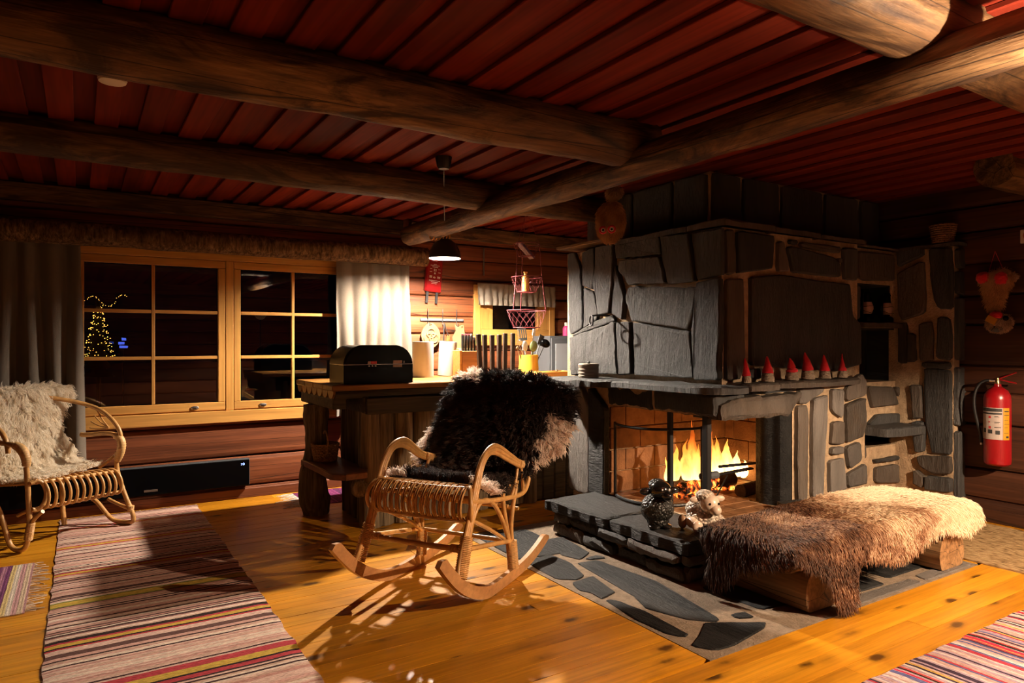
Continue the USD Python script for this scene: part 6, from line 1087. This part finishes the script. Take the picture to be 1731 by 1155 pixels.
pal3 = [(0., (.05, .03, .05)), (.14, (.42, .26, .24)), (.32, (.50, .40, .38)), (.5, (.34, .24, .30)), (.62, (.10, .10, .22)), (.70, (.46, .30, .27)), (.84, (.5, .32, .08)), (.88, (.36, .04, .06)), (.94, (.55, .47, .44))]
b3 = []
for px_, py_ in ((1618, 1075), (1545, 1150), (1700, 1032)): x_ = onZ(px_, py_)[0]; b3 += [(x_, x_ + .02, (.45, .03, .06)), (x_ + .028, x_ + .040, dk), (x_ + .045, x_ + .057, (.42, .06, .06))]
r3 = thing('rag_rug', 'multicoloured striped rag rug in the lower right corner', 'rug', (3.3, 1.0, 0)); part(r3, 'weave', rug(1.9, 5.1, .58, 1.435, 0, .0135, 7), rug_mat('rug_multi', 0, 1.9, 5.1, pal3, .0125, b3), smooth=40)
pal4 = [(0., (.16, .03, .10)), (.35, (.24, .05, .14)), (.7, (.10, .03, .08))]
r4 = thing('rag_rug', 'purple woven rug with white fringe under the left end of the counter', 'rug', (1.8, 5.45, 0)); part(r4, 'weave', rug(1.47, 2.6, 5.22, 5.72, 0, .0135, 9), rug_mat('rug_purple', 0, 1.4, 2.6, pal4, .012), smooth=40); fringe(r4, [(1.47, 5.23, 0), (1.47, 5.71, 0)], (-1, 0), 36, .11, 'white', 3)
n = {'g': ('geometry', {}), 'm': ('mapping', {'scale': (1., .35, 1.)}), 'v': ('voronoi_texture', {'scale': 70.}), 'r': ('rgb_ramp', {'ramp': [(.1, (.42, .29, .15)), (.6, (.30, .19, .09)), (.9, (.15, .09, .04))]}), 'b': ('bump', {'strength': .8, 'distance': .006, 'invert': True}), 'p': ('principled_bsdf', {'roughness': .9, 'specular_ior_level': .15})}
M['jute'] = usdkit.material(stage, LK + 'jute', n, [('g.position', 'm.vector'), ('m.vector', 'v.vector'), ('v.distance', 'r.fac'), ('r.color', 'p.base_color'), ('v.distance', 'b.height'), ('b.normal', 'p.normal')], surface='p.BSDF')
r5 = thing('jute_rug', 'braided natural jute rug beside the bench by the right wall', 'rug', (4.75, 1.8, 0)); part(r5, 'weave', rug(4.285, 5.22, 1.50, 2.26, 0, .022, 11, .012), M['jute'], smooth=40)
# ================================================================ lamps
M['shade_out'] = simple('lamp_shade_black', (.012, .012, .013), .4); M['shade_in'] = simple('lamp_shade_inside', (.8, .78, .74), .5)
def pendant(label, r, h, canopy_at, hook, rim_z, at, strength, col, bulb_z, bulb_r=.03, neck=.028, seg=40, top_hole=0):
    x, y = at; t = thing('pendant_lamp', label, 'lamp', (x, y, rim_z))
    prof = [(r, 0), (r * .995, .012), (r * .93, h * .30), (r * .72, h * .58), (r * .42, h * .74), (top_hole if top_hole else neck, h * .80)]
    out = prof + ([(neck, h * .95)] if not top_hole else []); inn = [(max(a - .003, .002), b - .001) for a, b in prof]
    def shell(o, off):
        m = trimesh.creation.revolve(np.array(o), sections=seg); m.apply_translation((x, y, rim_z)); return m
    part(t, 'shade', shell(out, 0), M['shade_out'], smooth=35); i_ = shell(inn, 0); i_.invert(); part(t, 'shade_lining', i_, M['shade_in'], 'white inside of the shade', smooth=35)
    part(t, 'socket', lathe([(.018, rim_z + bulb_z + bulb_r * .9), (.018, rim_z + h * .60), (.021, rim_z + h * .70), (.021, rim_z + h * 1.0), (.008, rim_z + h * 1.08)], (x, y, 0), 20), M['blackmatte'])
    part(t, 'bulb', ball((x, y, rim_z + bulb_z), bulb_r, 3), glow('bulb_%s' % t.path[-3:], col, strength), 'glowing white bulb')
    if hook is not None:
        part(t, 'cord', tube([(x, y, rim_z + h * 1.06), (x, y, hook[2] + .03)], .0035, 6), M['blackmatte']); part(t, 'cord', tube([(x, y, hook[2] + .03), *[tuple(np.array(hook) * (1 - s) + np.array(canopy_at) * s + np.array([0, 0, -.04 * math.sin(math.pi * s)])) for s in np.linspace(0.05, 1, 9)]], .0035, 6, 24), M['blackmatte'])
    else: part(t, 'cord', tube([(x, y, rim_z + h * 1.06), canopy_at], .0035, 6), M['blackmatte'])
    c = np.array(canopy_at); part(t, 'canopy', lathe([(.03, -.07), (.042, -.05), (.05, 0)], c, 24), M['blackmatte'], smooth=40)
    return t
lp = onX(752, 437, 2.49); lx, ly = 2.49, lp[1]
pl = pendant('lit black pendant lamp hanging from the log beam above the counter', .128, .20, (onZ(750, 266, CEIL)[0], onZ(750, 266, CEIL)[1], CEIL), (2.49, ly, 2.14), lp[2], (lx, ly), LAMP_COUNTER, (1., .86, .70), .045)
lpc = tube([(2.36 + .17 * s, ly - .01 + .03 * math.sin(s * 40), 2.09 + .03 * math.cos(s * 40)) for s in np.linspace(0, 1, 60)], .006, 6)
part(pl, 'cord_wrap', lpc, simple('amber_cord', (.62, .30, .06), .4), 'coil of amber cord round the beam')
pendant('black pendant lamp over the dining place behind the camera to the right', .19, .2, (3.75, .1, CEIL), None, 1.52, (3.75, .1), LAMP_DINING, (1., .72, .47), .042, .013)
fx_, fy_, fz_ = 2.38, .46, 1.70
gl = thing('floor_lamp', 'black uplighter floor lamp behind the camera to the right, shining up on the log beam', 'lamp', (fx_, fy_, 0)); part(gl, 'base', lathe([(.13, 0), (.13, .015), (.03, .03)], (fx_, fy_, 0), 30), M['shade_out'], smooth=40); part(gl, 'pole', tube([(fx_, fy_, .02), (fx_, fy_, fz_ - .10)], .012, 10), M['shade_out'])
bo_ = [(.012, -.11), (.05, -.10), (.085, -.05), (.105, .015)]
sh_ = trimesh.creation.revolve(np.array([(0, -.11)] + bo_ + [(.102, .015), (.082, -.047), (.048, -.094), (0, -.100)]), sections=36); sh_.apply_translation((fx_, fy_, fz_)); part(gl, 'shade', sh_, M['shade_in'], smooth=35); part(gl, 'bulb', ball((fx_, fy_, fz_ - .065), .028, 3), glow('torch_bulb', (1., .78, .58), LAMP_UP), 'glowing white bulb')
dt = thing('dining_table', 'dark wooden table added behind the camera to block pendant lamp light from the floor', 'table', (3.75, .02, 0)); part(dt, 'tabletop', box(2.95, 4.55, -.42, .46, .70, .74, .006), M['darkplank'])  # unseen table, added to keep the pendant's downward light off the floor
for a in (3.03, 4.47):
    for b in (-.34, .38): part(dt, 'leg', box(a - .035, a + .035, b - .035, b + .035, 0, .70, .005), M['darkplank'])
# ---- groups of repeats
for pre, grp in (('gnome_figure', 'gnome figures on the mantel'), ('lantern', 'hurricane lanterns in the wall niche'), ('paper_roll', 'kitchen paper rolls on the counter'), ('ceiling_beam', 'round log ceiling beams'), ('curtain', 'linen curtains of the big window'),
                 ('rag_rug', 'woven rag rugs on the floor'), ('firewood', 'logs burning in the fireplace'), ('chopping_board', 'chopping boards on the hook rail'), ('sheep_figurine', 'ceramic sheep on the hearth'), ('sheepskin', 'sheepskins on the chairs'), ('wicker_basket', 'wicker baskets')):
    for p_ in stage.GetPrimAtPath('/World').GetChildren():
        nm_ = p_.GetName()
        if nm_ == pre or (nm_.startswith(pre + '_') and nm_[len(pre) + 1:].isdigit()): p_.SetCustomDataByKey('group', grp)
